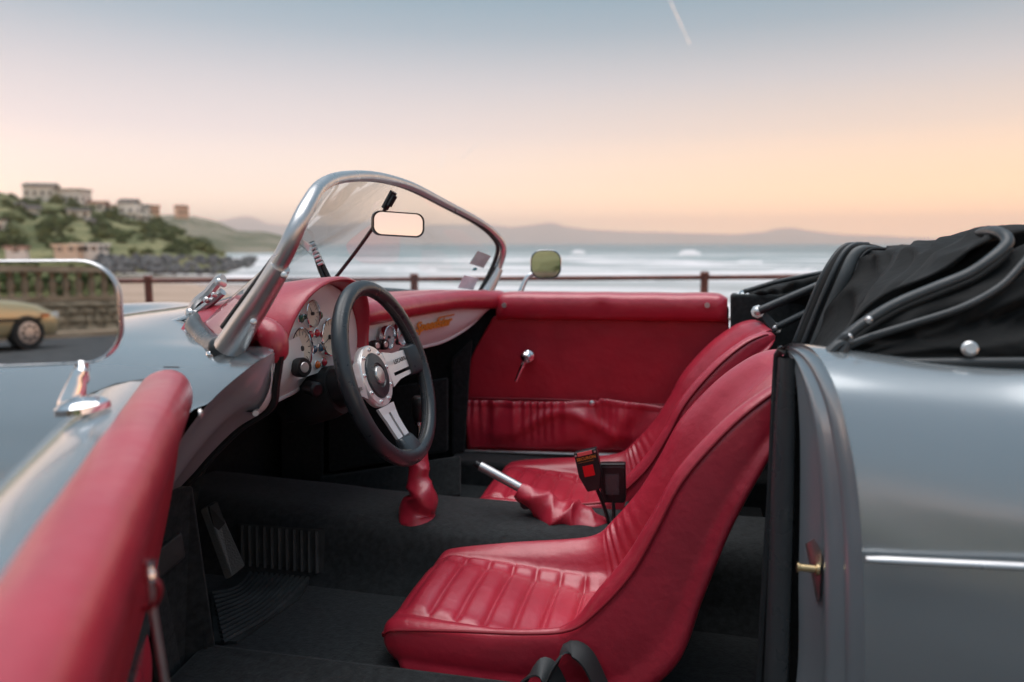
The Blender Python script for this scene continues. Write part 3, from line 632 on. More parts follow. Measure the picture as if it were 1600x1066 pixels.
# gathered map pocket
pg = []
for v in np.linspace(0, 1, 26):
    row = []
    for u in np.linspace(0, 1, 150):
        xt, yt = 732 + (1142 - 732) * u, 624 + 10 * u - 4 * math.exp(-((u - .47) / .12) ** 2) + 4 * math.sin(u * 9) * (u > .5)
        xb, yb = 733 + (1142 - 733) * u, 700 + 9 * u
        gath = math.exp(-((u - .18) / .2) ** 2)
        fold = (.007 * (.35 + gath) * (1 - 2 * abs(math.sin(u * 80 + 2 * math.sin(u * 23)))) * (1 - v) ** 1.3 + .010 * math.sin(u * 33 + 3 * v + 1.5 * math.sin(u * 11)) * math.sin(PI * v)
                + .018 * math.exp(-((v - .45 - .25 * math.sin(u * 13)) / .12) ** 2) * math.exp(-((u - .38) / .2) ** 2) - .014 * math.exp(-((u - .47) / .04) ** 2) * (1 - v))
        sag = .015 * math.sin(PI * min(1, v * .95 + .05)) ** .7 + .010 * (1 - v) * (math.sin(u * PI))
        p = P(xt + (xb - xt) * v, yt + (yb - yt) * v, 2.588)
        row.append(p + A(0, -sag - fold - (.006 if v < .12 else 0), 0))
    pg.append(row)
C_('map_pocket', grid(np.array(pg)), 'red_leather', fd_out, sharp=0, solid=.003)
C_('pocket_snap', lathe([(.010, 0), (.010, .004), (.004, .008), (.001, .008)], P(925, 630, 2.565), (0, -1, 0), 14), 'aluminium', fd_out)
C_('panel_piping', tube([P(x, y, 2.588) for x, y in ((735, 622), (860, 624), (925, 627), (1000, 632), (1142, 634))], .0035, 6), 'red_seam', fd_out)
# far wing mirror
def wing_mirror(parent, c, w, h, r, n, depth, stem, up=(0, 0, 1), rim='frame_metal', pane=.945):
    n = np.array(n, float); n /= np.linalg.norm(n); u = np.cross(up, n); u /= np.linalg.norm(u); v = np.cross(n, u)
    o2 = rrect(w, h, r, 8); rings = []
    for sc, d in ((.94, 0.004), (.965, .008), (.99, .006), (1.0, 0), (.97, -depth * .4), (.80, -depth * .8), (.4, -depth), (.02, -depth)):
        k = np.array([c + u * a * sc + v * b * sc + n * d for a, b in o2]); rings.append(k)
    hd = C_('wing_mirror', grid(np.array(rings), False, True), rim, parent, sharp=50)
    k = np.array([c + u * a * pane + v * b * pane + n * .0095 * (pane < .94) + n * .0045 * (pane > .94) for a, b in o2])
    C_('mirror_pane', (k, [tuple(range(len(k)))]), 'mirror_glass', parent, smooth=False)
    C_('mirror_stem', tube(even(stem, 14), np.linspace(.008, .011, 14), 10), 'chrome', parent)
    return hd
fm = P(853, 413, 2.86)
fd_ = ray(853, 413) / np.linalg.norm(ray(853, 413)); fw_ = A(.12, -.98, .045); fw_ /= np.linalg.norm(fw_)
wing_mirror(fd_out, fm, .122, .113, .042, fw_ - fd_, .035, [fm + A(0, .02, -.02), P(826, 432, 2.86), P(812, 458, 2.84)], rim='chrome', pane=.9)

# ---- near door (open)
D0 = A(-.823, .966); dd = A(.547, -.837) / math.hypot(.547, .837); dn = A(-dd[1], dd[0]) * -1 if 0 else A(-.837, -.547) / math.hypot(.837, .547)
def dp(s, o, z): q = D0 + dd * s + dn * o; return A(q[0], q[1], z)
nd = C_('door', grid(np.array([[dp(s, o, z - .004 * 0) for o, z in ((-.055, .775), (.0, .788), (.045, .783), (.085, .768), (.112, .742), (.128, .70), (.135, .62), (.136, .5), (.128, .3), (.12, .10), (.09, .08), (.055, .09), (.05, .2))] for s in np.linspace(-.05, 1.0, 30)]), False, True), 'silver_paint', sharp=60, sub=1)
for s in (-.05, 1.0):
    C_('door_end', (np.array([dp(s, o, z) for o, z in ((-.055, .775), (.0, .788), (.045, .783), (.085, .768), (.112, .742), (.128, .70), (.135, .62), (.136, .5), (.128, .3), (.12, .10), (.09, .08), (.055, .09), (.05, .2))]), [tuple(range(13))]), 'silver_paint', nd)
cg = []
for s in np.r_[-.062, -.06, -.052, -.04, -.02, np.linspace(0, 1.0, 58)]:
    e = min(1, max(.02, (s + .063) / .06)) ** .5; row = []
    for o, z in ((-.050, .725), (-.064, .735), (-.072, .755), (-.072, .778), (-.064, .797), (-.050, .806), (-.03, .808), (-.010, .803), (.002, .792), (.004, .780), (-.01, .774)):
        row.append(dp(s, -.038 + (o + .038) * e, .765 + (z - .765) * (.6 + .4 * e) + .0025 * nz((s * 9, o * 20, 2)) - .003 * s))
    cg.append(row)
ncap = C_('door_cap', grid(np.array(cg), False, True), 'red_leather', nd, sub=1, sharp=0)
C_('door_cap_end', (np.array(cg[-1]), [tuple(range(11))]), 'red_leather', nd)
C_('cap_nick', prism(np.array([dp(-.028, -.050, .8065), dp(-.024, -.028, .808), dp(-.018, -.03, .809), dp(-.020, -.052, .807)]), (0, 0, .0015)), 'dark_print', nd)
C_('door_panel', grid(patch([[dp(s, -.054 + b, z) for s in np.linspace(-.03, .98, 8)] for z, b in ((.74, 0), (.6, .025), (.4, .07), (.24, .09), (.12, .10))], 20, 40)), 'red_leather_dull', nd, sharp=0)
C_('map_pocket', grid(np.array([[dp(s, .036 - (.016 * math.sin(PI * min(1, v + .12)) + .006 * math.sin(s * 70 + 3 * v)), .42 - .22 * v) for s in np.linspace(.0, .84, 100)] for v in np.linspace(0, 1, 12)])), 'red_leather', nd, sharp=0, solid=.003)
C_('screw', lathe([(.008, 0), (.008, .003), (.002, .006)], dp(.10, -.085, .755), (-dn[0], -dn[1], 0), 12), 'aluminium', nd)
nm = P(66, 489, .83)
# the pane is turned so that it shows the far side of the street
dray = ray(66, 470) / np.linalg.norm(ray(66, 470)); want = A(.20, -.98, -.005); want /= np.linalg.norm(want)
nmn = want - dray
wing_mirror(nd, nm, .199, .146, .050, nmn, .05, [nm + A(.03, .03, -.06), P(128, 590, .84), P(118, 612, .84)])
mb = P(124, 634, .80)
C_('mirror_base', join([tube(even([P(127, 578, .83), P(120, 600, .825), P(112, 634, .82)], 12), [.009, .010, .0105, .011, .012, .013, .014, .015, .016, .017, .018, .018], 14), lathe([(.034, -.006), (.033, .002), (.026, .008), (.014, .012), (.001, .0125)], mb + A(.005, 0, 0), (-.1, -.05, 1), 20)]), 'chrome', nd)
# door check: rod, knob and looped strap
ck = C_('check_rod', tube(even([P(235, 905, .60), P(240, 960, .605), P(262, 1090, .62)], 12), .0036, 10), 'aluminium')
C_('check_knob', lathe([(.005, -.012), (.0065, -.011), (.0065, .0), (.005, .002), (.005, .006), (.0068, .007), (.0068, .011), (.002, .012)], P(234, 892, .60), (-.05, 0, 1), 16), 'chrome', ck)
C_('check_loop', tube(crom([P(228, 905, .60), P(246, 910, .60), P(249, 930, .60), P(238, 948, .60), P(222, 953, .60)], 20), .0026, 8), 'red_seam', ck)

# ---- windscreen
fr_px = [(355, 541, 1.2), (378, 504, 1.19), (400, 470, 1.18), (440, 405, 1.17), (464, 355, 1.18), (481, 320, 1.22), (500, 292, 1.3), (530, 278, 1.45), (575, 275, 1.7), (612, 281, 1.95), (650, 294, 2.15), (700, 320, 2.42), (748, 346, 2.62), (774, 366, 2.71), (786, 386, 2.76), (781, 410, 2.77), (768, 438, 2.75), (750, 470, 2.72)]
FRC = crom([P(*q) for q in fr_px], 140)
wf = C_('windscreen', tube(FRC, np.interp(np.linspace(0, 1, 140), [0, .2, .35, .75, .85, 1], [.018, .016, .0128, .012, .015, .019]), 14), 'frame_metal', sharp=0)
inner = np.array(FRC); cen = inner.mean(0)
C_('rubber_channel', tube(FRC + (cen - FRC) * .035 + A(-.012, 0, 0), .008, 8), 'black_rubber', wf)
# foot castings over the posts
pf = even([P(*q) for q in fr_px[:4]], 14)
C_('post_cover', tube(pf[:13] + A(.010, -.006, 0), np.r_[np.linspace(.032, .022, 12), .020], 14, flat=.8), 'aluminium', wf)
pf2 = even([P(*q) for q in fr_px[-4:]], 14)
C_('post_cover', tube(pf2[5:] + A(.006, -.008, 0), np.linspace(.024, .036, 9), 14, flat=.8), 'aluminium', wf)
for x, y in ((444, 430), (396, 503)):
    C_('post_screw', lathe([(.006, -.004), (.006, .002), (.004, .0035), (.001, .0035)], P(x, y, 1.158), (.5, -.8, .3), 14), 'aluminium', wf)
B0 = [P(352, 541, 1.21), P(338, 539, 1.29), P(320, 522, 1.37), P(312, 502, 1.46), A(-1.185, 1.72, .842), A(-1.215, 1.96, .848), A(-1.185, 2.20, .842), A(-1.09, 2.46, .83), A(-.95, 2.62, .81), A(-.80, 2.72, .80)]
base = crom(B0, 60)
k0, k1 = 46, 101                                     # corners on the frame loop
lp, tp, rp = even(FRC[:k0 + 1], 24), even(FRC[k0:k1 + 1], 60), even(FRC[k1:][::-1], 24)
base = even(B0, 60); lp[0] = base[0]; rp[0] = base[-1]
gl = np.zeros((24, 60, 3))
for i in range(24):
    for j in range(60):
        s, t_ = i / 23, j / 59
        gl[i, j] = (1 - s) * base[j] + s * tp[j] + (1 - t_) * lp[i] + t_ * rp[i] - ((1 - s) * (1 - t_) * base[0] + (1 - s) * t_ * base[-1] + s * (1 - t_) * tp[0] + s * t_ * tp[-1])
C_('windscreen_glass', grid(gl), 'windscreen_glass', wf, sharp=0)
C_('glass_seal', tube(even([P(348, 512, 1.20), P(385, 462, 1.195), P(420, 415, 1.19), P(452, 372, 1.19), P(476, 335, 1.22)], 24), .006, 8), 'black_rubber', wf)
C_('base_gasket', tube(base + A(-.006, -.004, -.002), .021, 12), 'rubber_gloss', wf, sharp=0)
C_('base_trim', tube(base + A(-.022, -.010, -.016), .008, 10), 'chrome', wf, sharp=0)
C_('glass_edge_seal', tube(gl[:, 2], .006, 8), 'black_rubber', wf)
# tax stickers on the glass, right corner
def on_glass(x, y):
    d = ray(x, y); best = None
    for i in range(24):
        for j in range(60):
            q = gl[i, j] - A(0, 0, ZC); t_ = (q @ d) / (d @ d); e = np.linalg.norm(q - d * t_)
            if best is None or e < best[0]: best = (e, t_)
    return A(0, 0, ZC) + d * (best[1] - .004)
for px4, mm in (([(746, 392), (767, 400), (755, 419), (733, 412)], 'sticker_grey'), ([(741, 418), (745, 418), (744, 423), (737, 423)], 'sticker_teal'), ([(725, 430), (747, 435), (739, 453), (715, 450)], 'sticker_pale')):
    k = np.array([on_glass(x, y) for x, y in px4]); C_('sticker', prism(k, (.0015, 0, 0)), mm, wf, smooth=False)
# mirror rod and inside mirror
mr_ = C_('mirror_rod', tube(even([P(519, 441, 1.96), P(560, 388, 1.96), P(600, 330, 1.93), P(612, 303, 1.92)], 20), .0055, 8), 'black_plastic', wf)
C_('rod_clamp', join([tube(lin([P(601, 326, 1.92), P(615, 300, 1.92)], 6), .011, 8), tube(lin([P(608, 322, 1.91), P(617, 306, 1.91)], 6), .008, 8)]), 'black_plastic', wf)
imc = P(622.5, 350.5, 1.86)
idr = ray(622, 350) / np.linalg.norm(ray(622, 350)); iw = A(.80, -.55, .14); iw /= np.linalg.norm(iw); inn = iw - idr; inn /= np.linalg.norm(inn); iu = np.cross((0, 0, 1), inn); iu /= np.linalg.norm(iu); iv = np.cross(inn, iu)
rr2 = math.radians(-3); iu, iv = iu * math.cos(rr2) + iv * math.sin(rr2), iv * math.cos(rr2) - iu * math.sin(rr2)
o2 = rrect(.142, .064, .022, 8); o2[:, 0] *= 1 - .12 * (o2[:, 1] > 0) * 0 
rings = [np.array([imc + iu * a * sc + iv * b * sc + inn * d for a, b in o2]) for sc, d in ((.93, .003), (1.0, .004), (1.02, -.004), (.9, -.02), (.5, -.028), (.02, -.03))]
im = C_('inside_mirror', grid(np.array(rings), False, True), 'black_plastic', sharp=60)
k = np.array([imc + iu * a * .93 + iv * b * .90 + inn * .0034 for a, b in o2]); C_('mirror_pane', (k, [tuple(range(len(k)))]), 'mirror_glass', im, smooth=False)
# wipers
w1 = C_('wiper', join([tube(even([P(487, 378, 1.9), P(497, 400, 1.9), P(516, 440, 1.9)], 14), .008, 8), tube(even([P(491, 392, 1.89), P(499, 420, 1.89), P(508, 440, 1.89)], 10), .006, 8)]), 'black_plastic')
for k in range(6): C_('wiper_claw', lathe([(.005, -.008), (.005, .008)], P(488 + k * 2.6, 382 + k * 6, 1.885), (1, 0, .4), 8), 'aluminium', w1)
w2 = C_('wiper', join([tube(even([P(298, 489, 1.5), P(308, 472, 1.5), P(325, 458, 1.5), P(340, 440, 1.5), P(349, 436, 1.5)], 16), .012, 8), tube(even([P(300, 494, 1.48), P(325, 476, 1.48), P(348, 456, 1.48)], 12), .010, 8)]), 'frame_metal')
for x, y, r in ((300, 490, .010), (326, 470, .007), (345, 442, .008), (338, 462, .006)): C_('wiper_joint', lathe([(r, -.012), (r, .012), (r * .5, .016)], P(x, y, 1.475), (0, -1, .3), 12), 'aluminium', w2)

# ---- dashboard
DYS = [1.24, 1.27, 1.45, 1.62, 1.8, 2.0, 2.2, 2.4, 2.55, 2.62]; DXS = [-.775, -.79, -.835, -.87, -.875, -.86, -.835, -.79, -.72, -.69]
def dx_(y): return float(np.interp(y, np.linspace(1.24, 2.62, 60), crom(np.stack([DYS, DXS], 1), 600)[:, 1][np.searchsorted(crom(np.stack([DYS, DXS], 1), 600)[:, 0], np.linspace(1.24, 2.62, 60)).clip(0, 599)]))
def on_dash(x, y, off=0):
    Y = 1.9
    for _ in range(40):
        p = P(x, y, Y); g = p[0] - (dx_(Y) + off); Y += g * .6      # ray moves to -x as Y grows
    return P(x, y, Y)
cols = np.linspace(1.25, 2.61, 60); fg = []
for v in np.linspace(0, 1, 12):
    row = []
    for y in cols:
        e = np.clip((y - 2.35) / .26, 0, 1); zb = .665 + .10 * e ** 2 + .012 * np.clip((1.5 - y) / .2, 0, 1); zt = .80
        z = zb + (zt - zb) * v; tuck = -.022 * (1 - v) ** 3 - .010 * (1 - v)
        row.append(A(dx_(y) + tuck + .012 * math.sin(PI * v), y, z))
    fg.append(row)
dash = C_('dashboard', grid(np.array(fg)), 'dash_paint', sharp=0)
C_('dash_underside', grid(np.array([fg[0], [p + A(-.25, 0, .03) for p in fg[0]]])), 'black_plastic', dash)
C_('dash_return', grid(np.stack([even(E2c[:14][::-1], 12), .5 * even(E2c[:14][::-1], 12) + .5 * np.array([r[0] for r in fg]) + A(.004, -.004, 0), np.array([r[0] for r in fg])])), 'dash_paint', dash, sharp=0)
C_('dash_lip', tube(np.array(fg[0]), .006, 8), 'dash_paint', dash)
# leather top and rolled pad
tg = []
yy = np.linspace(1.24, 2.63, 70)
for y in yy:
    xf = dx_(min(max(y, 1.25), 2.61)); bx = np.interp(y, base[:, 1], base[:, 0]) + .02; bz = np.interp(y, base[:, 1], base[:, 2])
    tp_ = y > 1.795
    bx = bx * .62 + (xf - .05) * .38; bz -= .012
    row = [A(bx, y, bz + .004), A(bx * .6 + (xf - .03) * .4, y, bz + .022), A(xf - .055, y, .848), A(xf - .035, y, .846), A(xf - .02, y, .842), A(xf + .012, y, .848), A(xf + .042, y, .838), A(xf + .054, y, .815), A(xf + .048, y, .79), A(xf + .028, y, .778), A(xf, y, .785)]
    e = np.clip((y - 2.4) / .2, 0, 1)
    row = [p + A(0, 0, -.012 * e) for p in row]
    tg.append(row)
tg = np.array(tg); C_('dash_top', grid(tg[:, :5]), 'red_leather', dash, sub=1, sharp=0)
pk = np.where(yy > 1.79)[0]; pr_ = tg[pk[0]:, 4:].copy(); pc = pr_.mean(1, keepdims=True)
for k, q in enumerate((.35, .75, .93)): pr_[k] = pc[k] + (pr_[k] - pc[k]) * q
C_('dash_pad', (lambda vf: (vf[0], vf[1] + [tuple(range(7))]))(grid(pr_)), 'red_leather', dash, sub=1, sharp=0)
C_('cowl_side', hexa([A(-1.3, 2.635, .1), A(-.60, 2.635, .1), A(-.62, 2.635, .79), A(-1.3, 2.635, .79)], [A(-1.3, 2.68, .1), A(-.60, 2.68, .1), A(-.62, 2.68, .79), A(-1.3, 2.68, .79)]), 'carpet', dash, smooth=False)
# droop of the pad at the driver's end
C_('pad_end', tube(even([P(366, 536, 1.34), P(388, 524, 1.31), P(410, 516, 1.29), P(426, 528, 1.275), P(431, 548, 1.27), P(428, 568, 1.27)], 30), np.interp(np.linspace(0, 1, 30), [0, .2, .5, .75, .9, .97, 1], [.012, .022, .026, .028, .024, .016, .003]), 16), 'red_leather', dash, sharp=0)
# instrument hood: arched leather cowl
BY, BZ, BA, BB = 1.585, .765, .215, .160
hg = []
for X, sa, sb in ((-1.10, .86, .62), (-1.0, .93, .82), (-.92, .98, .95), (-.87, 1.0, 1.0), (-.84, 1.01, 1.02), (-.825, 1.0, 1.015), (-.818, .975, .985), (-.822, .945, .945), (-.84, .925, .92), (-.89, .915, .905)):
    row = []
    for a in np.linspace(-.03 * PI, 1.06 * PI, 44):
        c, s = math.cos(a), math.sin(a)
        row.append(A(X + .03 * max(0, s) * (X > -.9), BY - BA * sa * np.sign(c) * abs(c) ** .92, BZ + BB * sb * np.sign(s) * abs(s) ** .9))
    hg.append(row)
C_('instrument_hood', grid(np.array(hg)), 'red_leather', dash, sub=1, sharp=0)
pl = [A(-.8475, BY - BA * .925 * math.cos(a), BZ + BB * .915 * math.sin(a)) for a in np.linspace(-.45, PI + .45, 40)]
C_('instrument_panel', prism(np.array(pl), (-.02, 0, 0)), 'dash_paint', dash, smooth=False)
def gauge(c, r, ax, dial, needle_a):
    u, v, w = basis(ax); c = np.array(c)
    g = C_('gauge', lathe([(r * 1.0, -.004), (r * 1.02, .006), (r * 1.0, .012), (r * .96, .013), (r * .92, .009), (r * .91, .004)], c, ax, 36), 'chrome')
    C_('dial', lathe([(r * .9, .003), (r * .9, .0062), (.001, .0064)], c, ax, 32), dial, g)
    tk = []
    for k in range(13):
        a = math.radians(225 - 270 * k / 12); q = c + (u * math.cos(a) + v * math.sin(a)) * r * .76 + w * .0070
        d = u * math.cos(a) + v * math.sin(a); e = np.cross(w, d); L = r * (.10 if k % 3 else .15); W = r * .02
        tk.append((np.array([q - d * L - e * W, q + d * L - e * W, q + d * L + e * W, q - d * L + e * W]), [(0, 1, 2, 3)]))
    C_('scale_marks', join(tk), 'dark_print', g, smooth=False)
    a = math.radians(needle_a); d = u * math.cos(a) + v * math.sin(a); e = np.cross(w, d)
    C_('needle', prism(np.array([c + w * .008 - d * r * .15 + e * r * .035, c + w * .008 - d * r * .15 - e * r * .035, c + w * .008 + d * r * .68]), w * .001), 'red_needle' if dial == 'dial_grey' else 'dark_print', g, smooth=False)
    C_('needle_boss', lathe([(r * .13, .006), (r * .12, .012), (.001, .013)], c, ax, 16), 'dark_print', g)
    return g
IX = -.8455
for (x, y), r, na in (((466, 545), .047, 230), ((483, 490.5), .032, 120), ((511, 527), .046, 200)):
    gauge(PX(x, y, IX), r, (1, 0, .06), 'dial_cream', na)
for (x, y), r in (((604, 527), .034), ((624, 521.5), .034)):
    c = on_dash(x, y, .022); gauge(c, r, (1, -.12, .02), 'dial_grey', 215)
for x, y, mm in ((468, 498, 'green_lens'), (497, 493, 'green_lens'), (482, 523, 'red_lens'), (492.5, 520.5, 'red_lens'), (488.5, 546, 'blue_lens'), (498.5, 543.5, 'blue_lens'), (493.5, 570, 'orange_lens'), (504, 566, 'red_lens')):
    c = PX(x, y, IX)
    g = C_('warning_light', lathe([(.0112, -.002), (.0112, .003), (.0096, .004)], c, (1, 0, .05), 18), 'chrome')
    C_('lens', lathe([(.0096, .002), (.009, .007), (.0055, .010), (.001, .0105)], c, (1, 0, .05), 16), mm, g)
def knob(c, r, L, ax, m='black_plastic'):
    k = C_('knob', lathe([(r * 1.05, 0), (r * 1.05, .004), (r * .8, .006), (r * .8, L * .6), (r, L * .66), (r * 1.02, L * .92), (r * .9, L), (r * .55, L * 1.0)], c, ax, 22), m)
    C_('knob_face', lathe([(r * .55, L), (r * .5, L * 1.02), (.001, L * 1.02)], c, ax, 16), 'aluminium', k)
knob(PX(447, 575, -.85), .021, .06, (1, -.35, .12)); knob(on_dash(566, 541), .015, .055, (1, -.3, .1)); knob(on_dash(582, 539), .015, .05, (1, -.3, .1))
# lettering on the passenger side of the dash
c = on_dash(680, 506.5, .017); uu = on_dash(706, 500, .017) - on_dash(654, 511, .017); uu /= np.linalg.norm(uu); ww = np.cross(uu, (0, 0, 1)); ww /= np.linalg.norm(ww); vv = np.cross(ww, uu)
tx = put(text('Speedster', .043, .0015, shear=.5, bold=.0014), c - uu * .012, uu * 1.28, vv, ww)
sw_ = hexa([c + uu * a + vv * b for a, b in ((-.12, -.0265), (.08, -.0265), (.08, -.0225), (-.12, -.0225))], [c + uu * a + vv * b + ww * .003 for a, b in ((-.12, -.0265), (.08, -.0265), (.08, -.0225), (-.12, -.0225))])
C_('lettering', tx, 'gold', dash, smooth=False)
C_('lettering_bar', put(box((.075, .019, 0), (.10, .004, .003)), c, uu, vv, ww), 'gold', dash, smooth=False)

# ---- steering wheel
TL = math.radians(18); wn = A(math.cos(TL), 0, math.sin(TL)); wu = A(0, 1, 0); wv = np.cross(wn, wu)
WC = P(607, 581.7, 1.6); WR = .2065
def wp_(r, a, d=0): return WC + r * (math.cos(a) * wu + math.sin(a) * wv) + wn * d
ang = np.linspace(0, 2 * PI, 96, endpoint=False)
sw = C_('steering_wheel', tube([wp_(WR, a) for a in ang], .0186, 18, closed=True), 'black_leather', sharp=0)
stt = []
for a in np.linspace(-1.95, 1.0, 96):
    c = wp_(WR - .0174, a, .003); t_ = -math.sin(a) * wu + math.cos(a) * wv
    stt.append(tube([c - wn * .006 - t_ * .002, c + wn * .006 + t_ * .002], .0013, 4))
C_('stitching', join(stt), 'thread', sw)
C_('rim_seam', tube([wp_(WR - .0180, a, .006) for a in np.linspace(-2.0, 1.05, 60)], .0012, 5), 'dark_print', sw)
HD = -.036
HC = WC + wn * HD
hub = C_('hub_ring', lathe([(.075, -.012), (.075, .002), (.072, .006), (.056, .006), (.053, .003)], HC, wn, 48), 'spoke_metal', sw)
C_('horn_pad', lathe([(.055, -.002), (.055, .006), (.052, .010), (.030, .013), (.028, .010), (.024, .010), (.024, .006)], HC, wn, 40), 'black_leather', sw)
C_('horn_button', lathe([(.0225, .004), (.0225, .012), (.020, .016), (.012, .017), (.001, .018)], HC, wn, 32), 'aluminium', sw)
for k in range(9):
    a = math.radians(90 + 40 * k); C_('hub_bolt', lathe([(.0048, .004), (.0048, .0085), (.0028, .009), (.0026, .007), (.0005, .007)], HC + .064 * (math.cos(a) * wu + math.sin(a) * wv), wn, 10), 'chrome', sw)
for a in (math.radians(2), math.radians(178), math.radians(270)):
    er = math.cos(a) * wu + math.sin(a) * wv; et = -math.sin(a) * wu + math.cos(a) * wv
    def q(r, t_, top):
        f_ = np.clip((r - .075) / .11, 0, 1); d = HD + (-HD * .8) * f_ ** 1.3 + (.004 if top else -.003)
        return WC + er * r + et * t_ + wn * d
    w0 = lambda r: np.interp(r, [.07, .11, .19], [.046, .034, .030])
    side = math.sin(a) > -.5
    s0, s1 = ((-.022, -.013) if abs(a) < .5 else (.013, .022)) if side else (-.0055, .0055)
    pts = []
    rs = [.074, .092, .11, .13, .15, .168, .190]
    V, Fs = [], []
    for r in rs:
        W = w0(r)
        for t_ in (-W, s0, s1, W): V += [q(r, t_, 1), q(r, t_, 0)]
    def ix(i, j, k): return i * 8 + j * 2 + k
    for i in range(6):
        for j in range(3):
            if j == 1 and 1 <= i <= 4:
                Fs += [(ix(i, 1, 0), ix(i + 1, 1, 0), ix(i + 1, 1, 1), ix(i, 1, 1)), (ix(i, 2, 0), ix(i, 2, 1), ix(i + 1, 2, 1), ix(i + 1, 2, 0))]; continue
            Fs += [(ix(i, j, 0), ix(i, j + 1, 0), ix(i + 1, j + 1, 0), ix(i + 1, j, 0)), (ix(i, j, 1), ix(i + 1, j, 1), ix(i + 1, j + 1, 1), ix(i, j + 1, 1))]
        Fs += [(ix(i, 0, 0), ix(i + 1, 0, 0), ix(i + 1, 0, 1), ix(i, 0, 1)), (ix(i, 3, 0), ix(i, 3, 1), ix(i + 1, 3, 1), ix(i + 1, 3, 0))]
    for i in (1, 5): Fs.append((ix(i, 1, 0), ix(i, 1, 1), ix(i, 2, 1), ix(i, 2, 0)))
    for i in (0, 6):
        Fs.append((ix(i, 0, 0), ix(i, 3, 0), ix(i, 3, 1), ix(i, 0, 1)))
    C_('spoke', (np.array(V), Fs), 'spoke_metal', sw, smooth=False)
    sl = []
    for r, W, tk in ((.155, .035, .009), (.160, .038, .012), (.180, .040, .016), (.197, .045, .019)):
        if not side: W *= .92
        o_ = rrect(2 * W, 2 * tk, tk * .7, 3)
        f_ = np.clip((r - .075) / .11, 0, 1); d = HD + (-HD * .8) * f_ ** 1.3
        sl.append([WC + er * r + et * x + wn * (d + y) for x, y in o_])
    sm = grid(np.array(sl), False, True); C_('spoke_sleeve', (sm[0], sm[1] + [tuple(range(len(sl[0])))]), 'black_leather', sw, sharp=60)
C_('lettering', put(text('LECARRA', .0145, .0004, bold=.0003), wp_(.118, math.radians(7.5), HD + .024), wu * math.cos(.03) + wv * .03 + wn * .2, wv, wn), 'dark_print', sw, smooth=False)
# column, stalk, ignition
col = C_('steering_column', lathe([(.034, .02), (.042, .03), (.045, .08), (.05, .10), (.05, .25), (.03, .26)], HC, -wn, 24), 'black_plastic')
C_('hub_boss', lathe([(.05, .0), (.038, .03), (.036, .05)], HC - wn * .012, -wn, 24), 'black_rubber', col)
C_('indicator_stalk', join([tube(even([P(530, 607, 1.62), P(505, 606, 1.56), P(490, 607, 1.52)], 8), .009, 8), lathe([(.012, -.02), (.017, -.015), (.017, .018), (.012, .022)], P(488, 607, 1.52), (.9, -.5, 0), 12)]), 'black_plastic', col)
C_('column_switch', tube(even([P(560, 578, 1.65), P(600, 563, 1.72), P(612, 560, 1.74)], 8), [.012, .014, .016, .018, .019, .019, .017, .012], 10), 'black_plastic', col)
C_('column_cowl', lathe([(.06, 0), (.065, .03), (.065, .09), (.05, .12)], HC - wn * .10 + A(0, 0, -.005), -wn, 24), 'black_rubber', col)

# ---- seats
ROWS = [((-.575, .11), (-.575, .11), (-.575, .10), .19), ((-.614, .122), (-.614, .122), (-.58, .095), .207), ((-.628, .155), (-.628, .155), (-.575, .09), .217), ((-.616, .189), (-.614, .187), (-.57, .09), .224), ((-.572, .204), (-.572, .197), (-.55, .09), .230),
    ((-.45, .222), (-.45, .182), (-.45, .09), .234), ((-.3, .240), (-.3, .160), (-.3, .09), .237), ((-.215, .262), (-.205, .150), (-.18, .09), .237), ((-.168, .31), (-.125, .170), (-.09, .10), .236), ((-.107, .392), (-.052, .30), (.0, .19), .236), ((-.06, .48), (-.002, .41), (.045, .33), .236),
    ((-.012, .578), (.047, .53), (.09, .47), .236), ((.068, .676), (.11, .64), (.145, .595), .233), ((.142, .738), (.170, .711), (.19, .68), .223), ((.192, .760), (.207, .742), (.217, .715), .205), ((.224, .757), (.230, .748), (.232, .735), .168), ((.240, .745), (.241, .744), (.240, .739), .11)]
RR = np.array([[*r[0], *r[1], *r[2], r[3], i] for i, r in enumerate(ROWS)], float)
RS = crom_at(RR, np.r_[np.linspace(0, 4, 30)[:-1], np.linspace(4, 5, 34)[:-1], np.linspace(5, 6, 44)[:-1], np.linspace(6, 8, 66)[:-1], np.linspace(8, 16, 100)])
